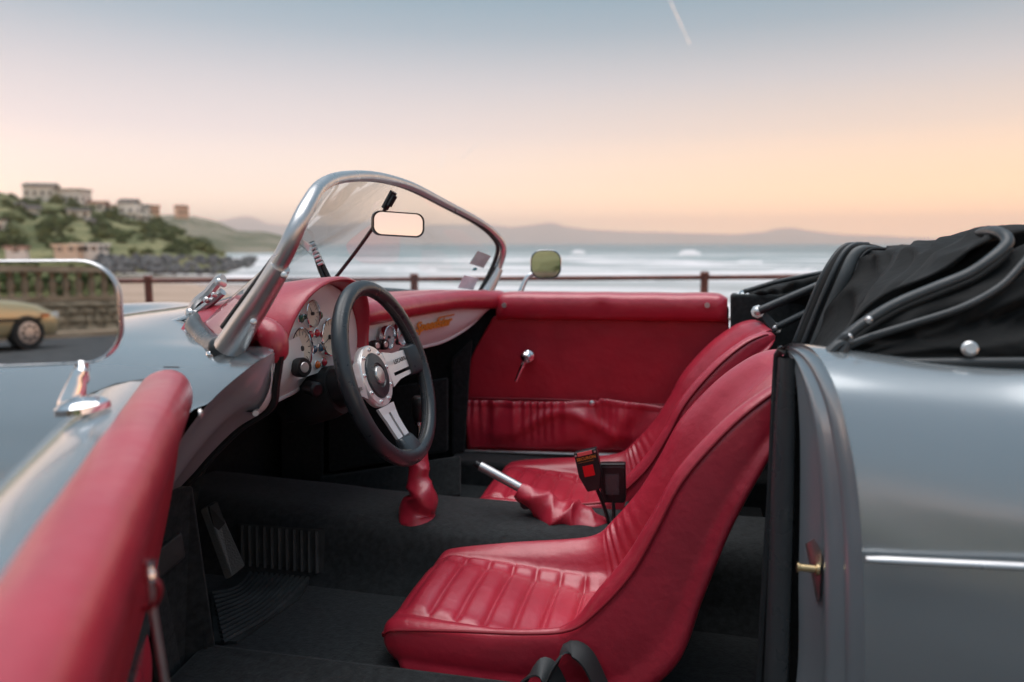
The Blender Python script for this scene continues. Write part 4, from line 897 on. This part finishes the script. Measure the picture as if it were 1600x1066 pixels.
def seat(yc, label, lift=0):
    g = []
    for r in RS:
        R_, Cc, Bk, hw, i = r[0:2], r[2:4], r[4:6], r[6], r[7]
        mx = lambda a, b, t_: a * (1 - t_) + b * t_
        half = [(hw - .015, Bk), (hw - .003, mx(Bk, R_, .3)), (hw, mx(Bk, R_, .62)), (hw - .004, mx(Bk, R_, .86)), (hw - .028, R_), (hw - .065, mx(R_, Cc, .22)), (hw - .098, mx(R_, Cc, .72)), (hw - .135, Cc), (hw * .25, Cc + (0, .006))]
        R2 = R_ - np.array([0, .022]) * np.clip((i - 4) / 1.5, 0, 1) * np.clip((8.2 - i) / 1.5, 0, 1); k_ = np.clip((8.5 - i) / 2, 0, 1)
        hal2 = [(hw - .015, Bk), (hw - .003, mx(Bk, R2, .3)), (hw, mx(Bk, R2, .62)), (hw - .004, mx(Bk, R2, .86)), (hw - .028 + .006 * k_, R2), (hw - .065 + .022 * k_, mx(R2, Cc, .22)), (hw - .098 + .035 * k_, mx(R2, Cc, .72)), (hw - .135 + .04 * k_, Cc), (hw * .25, Cc + (0, .006))]
        ring = [(u, *q) for u, q in half] + [(-u, *q) for u, q in hal2[::-1]] + [(0, *Bk)]
        ring = crom(np.array(ring), 110, closed=True)
        row = []
        for k, (u, x, z) in enumerate(ring):
            a = abs(u); top = k < 102
            if top and 2.6 < i < 7.6 and a < hw - .03:
                fr = ((x + .596) / .061) % 1; ed = .090 if u > 0 else .060; inside = np.clip((hw - ed - a) / .022, 0, 1) * np.clip((i - 3.4) / .5, 0, 1) * np.clip((7.5 - i) / .4, 0, 1)
                # only the sitting face
                if z > .12: z += inside * (.013 * (1 - abs(2 * fr - 1) ** 4) - .002) - .006 * math.exp(-((a - (hw - ed)) / .006) ** 2) * np.clip((i - 3) / .6, 0, 1)
            if 7.3 < i < 8.9 and hw - .12 < a <= hw - .03 and top:
                wgt = math.sin(PI * (i - 7.3) / 1.6) * np.clip((a - hw + .12) / .03, 0, 1) * np.clip((hw - .03 - a) / .02, 0, 1); dv_ = .0032 * math.sin(i * 24 + 2 * math.sin(a * 40)) * wgt
                x -= dv_; z += dv_
            w_ = .0016 * nz((x * 7, u * 7, z * 7 + yc)); row.append(A(x + w_, yc + u, z + w_ + lift * np.clip((z - .1) / .06, 0, 1) * np.clip((.5 - z) / .3, 0, 1)))
        g.append(row)
    g = np.array(g); V, Fs = grid(g, False, True)
    Fs += [tuple(range(110))[::-1], tuple((len(g) - 1) * 110 + k for k in range(110))]
    so = C_('seat', (V, Fs), 'red_leather', sharp=0); so['label'] = label
    for sg_ in (-1, 1):
        pth = []
        for r in [q for q in RS if 2.6 < q[7] < 14.6][::2]:
            q = r[4:6] * .13 + r[0:2] * .87; pth.append(A(q[0] - .002, yc + sg_ * (r[6] - .001), q[1] + lift * np.clip((.5 - q[1]) / .3, 0, 1)))
        C_('piping', tube(pth, .0034, 6), 'red_seam', so, sharp=0)
    fp = [A(-.629, yc + u, .158 + lift) for u in np.linspace(-.200, .200, 20)]
    C_('piping', tube(fp, .0034, 6), 'red_seam', so, sharp=0)
    return so
seat(1.61, 'driver bucket seat with pleated cushion'); seat(2.30, 'passenger bucket seat with pleated cushion', .03)

# ---- gear lever, handbrake, buckles, belt
def rumpled(path, rad, seed, amp, n=36, m=60):
    p = even(path, m); t, U, W = frames(p); r = np.interp(np.linspace(0, 1, m), np.linspace(0, 1, len(rad)), rad); rg = np.random.default_rng(seed); ring = []
    for i in range(m):
        row = []
        for k in range(n):
            a = 2 * PI * k / n; s = i / m
            fo = amp * (1.1 - 2.2 * abs(math.sin(s * 9.5 + 1.1 * math.cos(a + seed) + seed)) ** .7 + .7 * (1 - 2 * abs(math.sin(s * 14 - a + 2 * seed)) ** .7) + .8 * nz((math.cos(a) * 1.2, math.sin(a) * 1.2, s * 5 + seed))) * math.sin(PI * min(1, s * 1.05 + .02)) ** .6
            row.append(p[i] + (r[i] + fo * r[i]) * (math.cos(a) * U[i] + math.sin(a) * W[i]))
        ring.append(row)
    return grid(np.array(ring), False, True)
gl_ = C_('gear_lever', tube(lin([P(655, 740, 1.93), P(656, 650, 1.95)], 8), .008, 10), 'chrome')
C_('gear_knob', lathe([(.012, 0), (.016, .004), (.021, .02), (.022, .05), (.021, .066), (.016, .072), (.001, .073)], P(655, 658, 1.95), (.02, 0, 1), 20), 'black_plastic', gl_)
C_('gear_collar', lathe([(.011, -.004), (.013, -.003), (.013, .006), (.011, .008)], P(655, 662, 1.95), (.02, 0, 1), 16), 'chrome', gl_)
C_('gear_gaiter', rumpled([P(656, 830, 1.88), P(652, 800, 1.885), P(660, 775, 1.89), P(654, 745, 1.91), P(655, 715, 1.93), P(656, 690, 1.94)], [.058, .056, .05, .044, .034, .03, .027, .02], 2, .11), 'red_leather', gl_, sharp=0)
C_('gaiter_ring', tube([P(656, 829, 1.885) + A(.06 * math.cos(a), .05 * math.sin(a), .02 * math.sin(a)) for a in np.linspace(0, 2 * PI, 30, endpoint=False)], .007, 8, closed=True), 'black_rubber', gl_)
hb = C_('handbrake', tube(lin([P(750, 728, 1.96), P(825, 769, 1.96)], 8), .0135, 16), 'aluminium')
C_('handbrake_button', tube(lin([P(743, 724, 1.96), P(752, 729, 1.96)], 4), .0095, 12), 'black_plastic', hb)
C_('handbrake_gaiter', rumpled([P(810, 765, 1.96), P(836, 782, 1.96), P(862, 800, 1.96), P(885, 812, 1.96), P(915, 824, 1.955), P(955, 840, 1.95)], [.024, .036, .040, .056, .062, .058, .05, .03], 5, .15), 'red_leather', hb, sharp=0)
C_('handbrake_pivot', lathe([(.016, -.01), (.016, .01)], P(822, 786, 1.95), (0, 1, 0), 14), 'black_plastic', hb)
def buckle(px, Yv, red, stemto, name):
    tl, tr, br, bl = [P(x, y, Yv) for x, y in px]; u = (tr - tl); w = np.linalg.norm(u); u /= w; v = (tl - bl); h = np.linalg.norm(v); v /= h; n = np.cross(u, v); n /= np.linalg.norm(n)
    if n[1] > 0: n = -n
    ctr = (tl + tr + bl + br) / 4
    outl = np.array([(-.5, .5), (.5, .5), (.5, -.1), (.28, -.5), (-.28, -.5), (-.5, -.1)]) if red else np.array([(-.5, .5), (.5, .5), (.5, -.42), (.42, -.5), (-.42, -.5), (-.5, -.42)])
    f_ = np.array([ctr + u * a * w + v * b * h + n * .012 for a, b in outl])
    b = C_(name, prism(f_, -n * .026), 'black_plastic', smooth=False, bev=.003)
    def pl_(a0, b0, a1, b1, m, nm, t0=.0122, t1=.0145):
        q = [ctr + u * a * w + v * bb * h for a, bb in ((a0, b0), (a1, b0), (a1, b1), (a0, b1))]
        C_(nm, hexa([p + n * t0 for p in q], [p + n * t1 for p in q]), m, b, smooth=False)
    if red:
        pl_(-.24, -.12, .22, .14, 'bright_red_plastic', 'release_button'); pl_(-.34, .40, .30, .485, 'pink_plastic', 'release_edge')
        C_('lettering', put(text('SECURON', .0115, .0003, bold=.0002), ctr + v * h * .32 + n * .0128, u, v, n), 'gold', b, smooth=False)
        pl_(-.38, .235, .30, .24, 'gold', 'lettering_rule', .0122, .0128)
        for a in (-.43, .42): C_('rivet', lathe([(.003, .011), (.003, .0135), (.001, .014)], ctr + u * a * w + v * .43 * h, n, 10), 'aluminium', b)
    else: pl_(-.28, -.28, .25, .24, 'rubber_gloss', 'release_button', .0122, .0135); pl_(-.46, .40, .46, .43, 'rubber_gloss', 'top_rib', .0122, .013)
    C_('stalk', tube(even(stemto, 10), .0085, 8, flat=.6), 'black_plastic', b)
buckle([(897, 708), (932, 700), (946, 758), (911, 770)], 1.93, True, [P(932, 762, 1.935), P(945, 795, 1.94), P(956, 835, 1.94)], 'belt_buckle')
buckle([(938, 723), (978, 723), (977, 784), (939, 784)], 1.99, False, [P(958, 782, 1.985), P(959, 810, 1.97), P(957, 845, 1.95)], 'belt_buckle')
def belt(path, w, side, th=.004):
    p = even(path, 30); sd_ = np.array(side, float); sd_ /= np.linalg.norm(sd_); t, _, _ = frames(p); n = np.cross(t, sd_); n /= np.linalg.norm(n, axis=1)[:, None]; s2 = np.cross(n, t)
    ring = np.stack([p - s2 * w / 2 - n * th / 2, p + s2 * w / 2 - n * th / 2, p + s2 * w / 2 + n * th / 2, p - s2 * w / 2 + n * th / 2], 1)
    V, Fs = grid(ring, False, True); return V, Fs + [(0, 1, 2, 3), (116, 117, 118, 119)]
C_('seat_belt', belt([P(850, 1085, 1.30), P(868, 1040, 1.32), P(890, 1014, 1.345), P(918, 1030, 1.34), P(945, 1085, 1.33)], .05, (.25, 1, .1)), 'webbing')
C_('seat_belt', belt([P(800, 1095, 1.29), P(830, 1052, 1.31), P(855, 1048, 1.315), P(880, 1095, 1.31)], .05, (.5, 1, .3)), 'webbing')
C_('belt_anchor', box(P(990, 800, 2.05), (.05, .05, .05)), 'carpet', bev=.004)

# ---- pedals and rubber mat
pe = C_('accelerator_pedal', hexa([P(322, 792, 1.62), P(338, 782, 1.64), P(384, 884, 1.60), P(362, 902, 1.58)], [P(322, 792, 1.62) + A(-.02, 0, -.01), P(338, 782, 1.64) + A(-.02, 0, -.01), P(384, 884, 1.60) + A(-.02, 0, -.01), P(362, 902, 1.58) + A(-.02, 0, -.01)]), 'pedal_metal', smooth=False, bev=.003)
C_('pedal_pad', hexa([P(324, 792, 1.62), P(337, 784, 1.64), P(350, 818, 1.625), P(334, 836, 1.61)], [P(x, y, Yv) + A(.008, -.004, .003) for x, y, Yv in ((324, 792, 1.62), (337, 784, 1.64), (350, 818, 1.625), (334, 836, 1.61))]), 'mat_rubber', pe, smooth=False, bev=.002)
mz = .0925
mt = C_('footwell_mat', prism(np.array([PZ(x, y, mz) for x, y in ((330, 935), (372, 895), (487, 903), (470, 935), (370, 1006), (335, 1006))]), (0, 0, .006)), 'mat_rubber', smooth=False)
rb_ = []
for k in range(12):
    t_ = k / 11; a = np.array([330 + 16 * t_, 928 + 76 * t_]); b_ = np.array([392 + 92 * t_, 896 + 6 * t_]); mid = (a + b_) / 2 + [6, 7]
    C_('mat_rib', tube([PZ(*q, mz + .008) for q in crom([a + [2, -1], mid, b_], 12)], .0065, 6), 'mat_rubber', mt)
hp = C_('heel_pad', hexa([P(372, 818, 1.77), P(508, 828, 1.77), P(505, 900, 1.735), P(376, 884, 1.735)], [P(372, 818, 1.80), P(508, 828, 1.80), P(505, 900, 1.77), P(376, 884, 1.77)]), 'mat_rubber', smooth=False)
for k in range(11):
    x = 378 + k * 11.6; C_('mat_rib', tube([P(x, 821 + k, 1.768), P(x + 1, 884 + k * 1.2, 1.733)], .006, 6), 'mat_rubber', hp)

# ---- folded hood
ht = None
HP = [[(1262, 545, 2.36), (1290, 545, 2.08), (1312, 535, 1.82), (1330, 524, 1.52), (1302, 556, 1.28)],
      [(1300, 475, 2.36), (1345, 468, 2.08), (1388, 460, 1.82), (1415, 462, 1.55), (1400, 474, 1.30)],
      [(1338, 404, 2.38), (1398, 408, 2.12), (1452, 404, 1.86), (1500, 402, 1.6), (1530, 402, 1.34)],
      [(1370, 388, 2.45), (1425, 388, 2.2), (1490, 376, 1.95), (1548, 367, 1.65), (1602, 362, 1.4)],
      [(1420, 392, 2.6), (1490, 388, 2.35), (1560, 372, 2.1), (1630, 368, 1.75), (1690, 392, 1.42)],
      [(1470, 462, 2.7), (1550, 480, 2.5), (1640, 500, 2.25), (1740, 524, 1.85), (1840, 560, 1.42)]]
hp_ = patch([[P(*q) for q in row] for row in HP], 70, 90)
for i in range(70):
    for j in range(90):
        s, t_ = i / 69, j / 89
        hp_[i, j] += A(-.030, -.012, .010) * (math.sin(t_ * 13 + 4 * s + 1.2 * math.sin(s * 5)) * .8 + 1.2 * (.5 - 2 * abs(nz((s * 2.5 + t_ * 2, t_ * 5, 4)))) + .7 * (.4 - 2 * abs(nz((s * 5, t_ * 11 + s * 4, 9))))) * math.sin(PI * min(1, s * 1.25)) ** .8
hood = C_('folded_hood', grid(hp_), 'hood_fabric', sharp=0, solid=.004)
def seam(px, Yv, r, m, nm='hood_seam', fl=1.0, n=40): return C_(nm, tube(even([P(*(q if len(q) == 3 else (*q, Yv))) for q in px], n), r, 10, flat=fl), m, hood, sharp=0)
# front bow: band and pipings along the far leg
far = [(1240, 540, 2.33), (1262, 485, 2.33), (1285, 432, 2.33), (1306, 398, 2.35), (1322, 384, 2.37), (1345, 383, 2.40)]
band = even([P(*q) for q in far], 30); band2 = even([P(x + 38 + (8 if y > 400 else 0), y + 6, Yv - .03) for x, y, Yv in far], 30)
C_('bow_band', grid(np.stack([band, band * .66 + band2 * .34 + A(-.012, -.015, .006), band * .3 + band2 * .7 + A(-.012, -.015, .006), band2], 1)), 'hood_fabric', hood, sharp=0, solid=.006)
C_('bow_piping', tube(band, .008, 10), 'hood_binding', hood, sharp=0); C_('bow_piping', tube(band * .55 + band2 * .45 + A(-.014, -.018, .006), .008, 10), 'hood_binding', hood, sharp=0)
C_('bow_strip', ribbon(band * .38 + band2 * .62 + A(-.013, -.017, .006), band * .02 + band2 * .98 + A(-.004, -.006, .003), A(-.004, -.006, .002)), 'bow_tape', hood, sharp=0)
C_('bow_piping', tube(band2, .005, 8), 'black_rubber', hood, sharp=0)
# opening of the fold: a flap standing off the cover
FL = [[(1424, 462, 1.60), (1440, 432, 1.62), (1462, 408, 1.64), (1492, 390, 1.62), (1520, 372, 1.56), (1545, 362, 1.48)],
      [(1450, 462, 1.54), (1462, 438, 1.56), (1480, 420, 1.57), (1508, 404, 1.55), (1532, 384, 1.50), (1556, 366, 1.42)],
      [(1478, 446, 1.60), (1490, 436, 1.63), (1505, 426, 1.65), (1526, 412, 1.62), (1546, 396, 1.56), (1566, 376, 1.46)]]
C_('hood_flap', grid(patch([[P(*q) for q in r] for r in FL], 16, 30)), 'hood_fabric', hood, sharp=0, solid=.003)
C_('flap_edge', tube(even([P(*q) for q in FL[0]], 30), .006, 8), 'hood_binding', hood, sharp=0)
C_('flap_edge', tube(even([P(1463, 410, 1.6), P(1480, 404, 1.58), P(1492, 398, 1.57), P(1505, 380, 1.56), P(1525, 368, 1.52)], 20), .005, 8), 'hood_binding', hood, sharp=0)
# near leg: double rolled edge sweeping up and back
near = [(1288, 556, 1.235), (1312, 536, 1.24), (1350, 506, 1.25), (1400, 476, 1.26), (1462, 450, 1.27), (1515, 428, 1.28), (1553, 402, 1.29), (1574, 380, 1.31), (1566, 366, 1.34), (1545, 362, 1.40), (1515, 372, 1.50), (1482, 396, 1.56), (1455, 425, 1.58), (1428, 460, 1.58)]
seam(near, 0, np.interp(np.linspace(0, 1, 80), [0, .08, .6, .68, .8, 1], [.007, .0095, .0095, .0085, .005, .004]), 'hood_binding', 'rolled_edge', n=80)
seam([(x + 6, y + 10, Yv - .01) for x, y, Yv in near[1:8]], 0, .005, 'hood_fabric', 'rolled_edge', n=50)
seam([(1300, 556, 1.23), (1345, 532, 1.225), (1420, 508, 1.225), (1500, 482, 1.235), (1560, 450, 1.25), (1598, 412, 1.27), (1640, 360, 1.3)], 0, .006, 'hood_binding', 'rolled_edge', n=50)
# side panel hanging to the body
SP = [[(1288, 556, 1.25), (1350, 508, 1.26), (1420, 470, 1.27), (1500, 438, 1.29), (1565, 400, 1.31), (1640, 378, 1.36), (1760, 440, 1.40), (1900, 548, 1.36)],
      [(1294, 560, 1.235), (1352, 528, 1.23), (1425, 502, 1.23), (1505, 476, 1.24), (1570, 450, 1.25), (1650, 424, 1.28), (1760, 474, 1.32), (1900, 554, 1.33)],
      [(1298, 563, 1.23), (1355, 545, 1.24), (1430, 525, 1.25), (1505, 508, 1.255), (1572, 492, 1.26), (1650, 480, 1.26), (1760, 506, 1.28), (1900, 559, 1.3)],
      [(1300, 565, 1.225), (1356, 556, 1.215), (1432, 545, 1.21), (1508, 538, 1.21), (1575, 530, 1.21), (1650, 530, 1.21), (1760, 538, 1.22), (1900, 563, 1.25)],
      [(1302, 568, 1.22), (1358, 568, 1.215), (1434, 568, 1.21), (1510, 568, 1.21), (1578, 567, 1.21), (1652, 566, 1.21), (1760, 566, 1.21), (1900, 567, 1.23)]]
spg = patch([[P(*q) for q in r] for r in SP], 40, 80)
for i in range(40):
    for j in range(80):
        s, t_ = i / 39, j / 79; spg[i, j] += A(0, -1, .2) * (.011 * (1 - 2 * abs(math.sin(s * 4.5 + t_ * 2.5))) + .012 * (.4 - 2 * abs(nz((s * 5, t_ * 7, 1))))) * math.sin(PI * s)
C_('side_panel', grid(spg), 'hood_fabric', hood, sharp=0, solid=.003)
C_('skirt_piping', tube(even([P(1292, 557, 1.225), P(1298, 566, 1.215), P(1330, 569, 1.205), P(1434, 568, 1.20), P(1578, 567, 1.20), P(1760, 566, 1.2), P(1900, 568, 1.22)], 60), .0085, 10), 'hood_binding', hood, sharp=0)
sn = P(1515, 545, 1.20)
C_('stud', lathe([(.0115, -.002), (.0115, .0015), (.0085, .003), (.0085, .006), (.0075, .007), (.001, .007)], sn, (-.05, -1, .25), 20), 'aluminium', hood)
for x, y in ((1306, 552), (1296, 566), (1327, 527), (1358, 500), (1310, 542), (1292, 556)):
    C_('frame_stud', lathe([(.005, -.006), (.0055, .003), (.0035, .006), (.001, .007)], P(x, y, 1.215), (-.4, -1, .4), 12), 'aluminium', hood)
for q in ([(1286, 558, 1.21), (1300, 546, 1.21), (1308, 552, 1.21), (1300, 566, 1.21)], [(1296, 552, 1.20), (1312, 538, 1.205), (1322, 540, 1.205), (1310, 560, 1.20)], [(1314, 540, 1.21), (1318, 528, 1.21), (1326, 524, 1.21)]):
    C_('hinge_link', tube(even([P(*a) for a in q], 10), .007, 8), 'hood_binding', hood)
# far side: bracket, rods and bunched cloth
bk = C_('hood_bracket', hexa([P(1178, 482, 2.42), P(1192, 482, 2.42), P(1220, 512, 2.40), P(1208, 522, 2.40)], [P(1178, 482, 2.44), P(1192, 482, 2.44), P(1220, 512, 2.42), P(1208, 522, 2.42)]), 'hood_binding', smooth=False, bev=.003)
for x, y, r in ((1184, 487, .016), (1212, 513, .014)): C_('bracket_bolt', lathe([(r * 1.3, -.004), (r * 1.3, .002), (r * .8, .004), (r * .75, .012), (r * .3, .016), (.001, .016)], P(x, y, 2.415), (-.3, -1, .3), 8), 'aluminium', bk)
C_('hood_rod', tube(lin([P(1186, 486, 2.41), P(1284, 444, 2.41)], 8), .013, 12), 'hood_binding', bk); C_('hood_rod', tube(lin([P(1214, 511, 2.40), P(1270, 484, 2.40)], 8), .011, 12), 'hood_binding', bk)
bc = patch([[P(*q) for q in r] for r in ([(1162, 456, 2.70), (1200, 444, 2.72), (1250, 434, 2.74), (1310, 424, 2.76)], [(1172, 462, 2.6), (1206, 452, 2.6), (1256, 442, 2.6), (1312, 430, 2.6)], [(1190, 470, 2.58), (1216, 464, 2.56), (1262, 456, 2.54), (1314, 448, 2.54)], [(1215, 486, 2.6), (1240, 484, 2.58), (1280, 484, 2.56), (1320, 490, 2.56)])], 24, 40)
for i in range(24):
    for j in range(40): bc[i, j] += A(0, -.03, .02) * (nz((i * .22, j * .16, 2)) + .5 * math.sin(i * .7 + j * .1)) * math.sin(PI * i / 23)
C_('bunched_cloth', grid(bc), 'hood_fabric', hood, sharp=0, solid=.004)
C_('cloth_hem', tube(even([P(1162, 456, 2.6), P(1185, 449, 2.6), P(1212, 441, 2.6), P(1250, 433, 2.62), P(1300, 424, 2.64)], 24), .008, 8), 'hood_binding', hood, sharp=0)
# ================================================================== ACROSS THE STREET (seen in the mirrors)
WY = -19.0
def stone_wall():
    w = empty('street_wall', (2, WY, 0), 'rough stone retaining wall with balustrade across the road', 'wall')
    obj('core', box((2, WY - .35, .43), (60, .6, .86)), 'wall_mortar', w, car=False, smooth=False)
    protos = []
    for k in range(5):
        bm = bmesh.new(); bmesh.ops.create_cube(bm, size=1); bmesh.ops.subdivide_edges(bm, edges=bm.edges[:], cuts=1, use_grid_fill=True)
        for v in bm.verts: v.co = v.co.normalized() * .28 + v.co * .62 + Vector((mnoise.noise(v.co * 2 + Vector((k * 5, 0, 0))), mnoise.noise(v.co * 2 + Vector((0, k * 5, 0))), mnoise.noise(v.co * 2 + Vector((0, 0, k * 5))))) * .12
        V = np.array([v.co[:] for v in bm.verts]); Fs = [tuple(v.index for v in q.verts) for q in bm.faces]; bm.free()
        me = bpy.data.meshes.new('stone'); me.from_pydata(V.tolist(), [], Fs); me.materials.append(M['wall_stone']); protos.append(me)
    n = 0; z = .02
    while z < .80:
        h = random.uniform(.13, .24); x = -4 + random.uniform(-.3, .3)
        while x < 11:
            L = random.uniform(.18, .5)
            if n < 300:
                o = bpy.data.objects.new('stone', random.choice(protos)); COL.objects.link(o); o.parent = w
                o.location = (x + L / 2 - 2, .02 + random.uniform(-.05, .04), z + h / 2); o.scale = (L * 1.02, .30, h * 1.04); o.rotation_euler = (0, random.uniform(-.08, .08), random.choice((0, PI))); n += 1
            x += L + .02
        z += h + .01
    obj('plinth', box((2, WY - .30, .91), (60, .5, .10)), 'old_concrete', w, car=False, smooth=False)
    obj('handrail', box((2, WY - .30, 1.63), (60, .42, .14)), 'old_concrete', w, car=False, smooth=False)
    pr = [(.085, 0), (.085, .05), (.055, .08), (.075, .16), (.095, .26), (.085, .36), (.055, .44), (.05, .48), (.06, .52), (.085, .56), (.085, .60)]
    b = obj('baluster', lathe(pr, (-6, WY - .30, .96), (0, 0, 1), 10), 'old_concrete', w, car=False)
    for k in range(1, 62):
        c = b.copy(); COL.objects.link(c); c.parent = w; c.location = (k * .29, 0, 0)
    return w
stone_wall()
obj_h = []
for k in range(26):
    e = copy_tree(PRO[0 if k % 4 else 2], (-11 + k * 1.15 + random.uniform(-.3, .3), WY - 1.7 - random.uniform(0, .3), .6), random.uniform(0, 6), (1.2, .9, random.uniform(.9, 1.3)), label='shrub added behind the balustrade across the road to darken its gaps'); e['group'] = 'shrubs added to darken the balustrade gaps'  # mostly dark shrubs, added so the gaps between balusters read as shade
tag(obj('bank', grid(patch([[A(-60, WY - .7, .8), A(-20, WY - .7, .8), A(20, WY - .7, .8), A(26, WY - .7, .4)], [A(-60, WY - 6, 3.0), A(-20, WY - 6, 3.0), A(20, WY - 6, 3.0), A(27, WY - 6, .4)], [A(-60, WY - 26, 9.5), A(-20, WY - 26, 9.2), A(20, WY - 26, 8.5), A(30, WY - 26, .4)]], 10, 20)), 'hill_scrub', car=False), kind='structure')
tag(obj('pavement', box((2, WY + .7, .06), (60, .96, .12)), 'old_concrete', car=False, smooth=False), kind='structure')
for k in range(9):
    p = (-9 + k * 3.1, WY - 7 - random.uniform(0, 3), 3.0); e = copy_tree(PRO[1], p, random.uniform(0, 6), (2.6, 2.4, 2.4), label='tall olive green tree on the bank across the road'); e['group'] = 'trees on the bank across the road'; e['category'] = 'tree'

# gold saloon parked over there
mat('gold_paint', (.62, .51, .29), .3, metal=.4, coat=1, coatr=.04); mat('tyre', (.015, .015, .015), .7); mat('alloy', (.55, .55, .55), .35, metal=1); mat('car_glass', (.03, .04, .045), .05, spec=1); mat('trim_dark', (.03, .025, .015), .5); mat('lamp_glass', (.6, .6, .58), .1, coat=1)
def gold_car(cx, cy):
    e = empty('parked_car', (cx, cy, 0), 'gold saloon car parked beside the stone wall across the road', 'car'); ORG[e.name] = np.zeros(3)
    L = [(-2.1, .45, .50), (-2.05, .72, .62), (-1.6, .80, .84), (-.9, .84, .93), (-.2, .86, .95), (.6, .86, .95), (1.4, .85, .93), (2.1, .80, .90), (2.25, .66, .7), (2.28, .40, .5)]
    g = []
    for x, hw, zt in L:
        g.append([A(x, s * w, z) for s, w, z in ((-1, hw * .9, .24), (-1, hw, .38), (-1, hw * 1.02, .56), (-1, hw * .99, zt - .10), (-1, hw * .88, zt - .015), (-1, hw * .4, zt + .01), (1, hw * .4, zt + .01), (1, hw * .88, zt - .015), (1, hw * .99, zt - .10), (1, hw * 1.02, .56), (1, hw, .38), (1, hw * .9, .24))])
    V, Fs = grid(patch(g, 40, 30), False, True); obj('body', (V, Fs), 'gold_paint', e, car=False, sharp=0)
    cb = []
    for x0, x1, w, z in ((-.75, 1.75, .78, .90), (-.30, 1.35, .70, 1.18), (-.02, 1.08, .60, 1.36)):
        cb.append([A(x0, -w, z), A((x0 + x1) / 2, -w, z), A(x1, -w, z), A(x1, w, z), A((x0 + x1) / 2, w, z), A(x0, w, z)])
    V, Fs = grid(np.array(cb), False, True); obj('cabin_glass', (V, Fs), 'car_glass', e, car=False, smooth=False)
    obj('roof', prism(np.array([A(-.06, -.60, 1.355), A(1.12, -.60, 1.355), A(1.12, .60, 1.355), A(-.06, .60, 1.355)]), (0, 0, .04)), 'gold_paint', e, car=False, smooth=False, bev=.02)
    for s in (-1, 1):
        for a, b in (((-.78, .79 * s, .90), (-.05, .61 * s, 1.37)), ((1.78, .79 * s, .90), (1.10, .61 * s, 1.37)), ((.52, .80 * s, .90), (.52, .62 * s, 1.37))): obj('pillar', tube([a, b], .035, 6), 'gold_paint', e, car=False)
        obj('rubbing_strip', box((.1, s * .882, .56), (3.4, .02, .06)), 'trim_dark', e, car=False, smooth=False)
        obj('headlight', box((-2.0, s * .56, .60), (.16, .36, .14)), 'lamp_glass', e, car=False, smooth=False, bev=.03)
        obj('indicator', box((-1.72, s * .835, .62), (.14, .03, .06)), 'orange_lens', e, car=False, smooth=False)
        for x in (-1.35, 1.35):
            w = obj('wheel', lathe([(.20, -.10), (.30, -.10), (.315, -.07), (.315, .07), (.30, .10), (.20, .10)], (x, s * .78, .315), (0, 1, 0), 24), 'tyre', e, car=False)
            obj('rim', lathe([(.21, .085), (.20, .10), (.06, .115), (.001, .115)], (x, s * .78, .315), (0, s, 0), 20), 'alloy', w, car=False)
            obj('rim_slots', join([box((x + .125 * math.cos(k * PI / 4), s * .89, .315 + .125 * math.sin(k * PI / 4)), (.05, .02, .05)) for k in range(8)]), 'tyre', w, car=False, smooth=False)
    e.rotation_euler = (0, 0, PI - .45)
    return e
gold_car(.42, -14.2)
# still air over the sea: thin even haze
hz = obj('haze', box((0, 0, 205), (27400, 27400, 426)), 'foam', car=False, smooth=False); tag(hz, kind='stuff')
hm = bpy.data.materials.new('haze_air'); hm.use_nodes = True; t = hm.node_tree; t.nodes.clear()
pv = t.nodes.new('ShaderNodeVolumePrincipled'); pv.inputs['Color'].default_value = (1, .89, .83, 1); pv.inputs['Density'].default_value = .00015; pv.inputs['Anisotropy'].default_value = .8
t.links.new(pv.outputs[0], t.nodes.new('ShaderNodeOutputMaterial').inputs['Volume'])
hz.data.materials.clear(); hz.data.materials.append(hm)
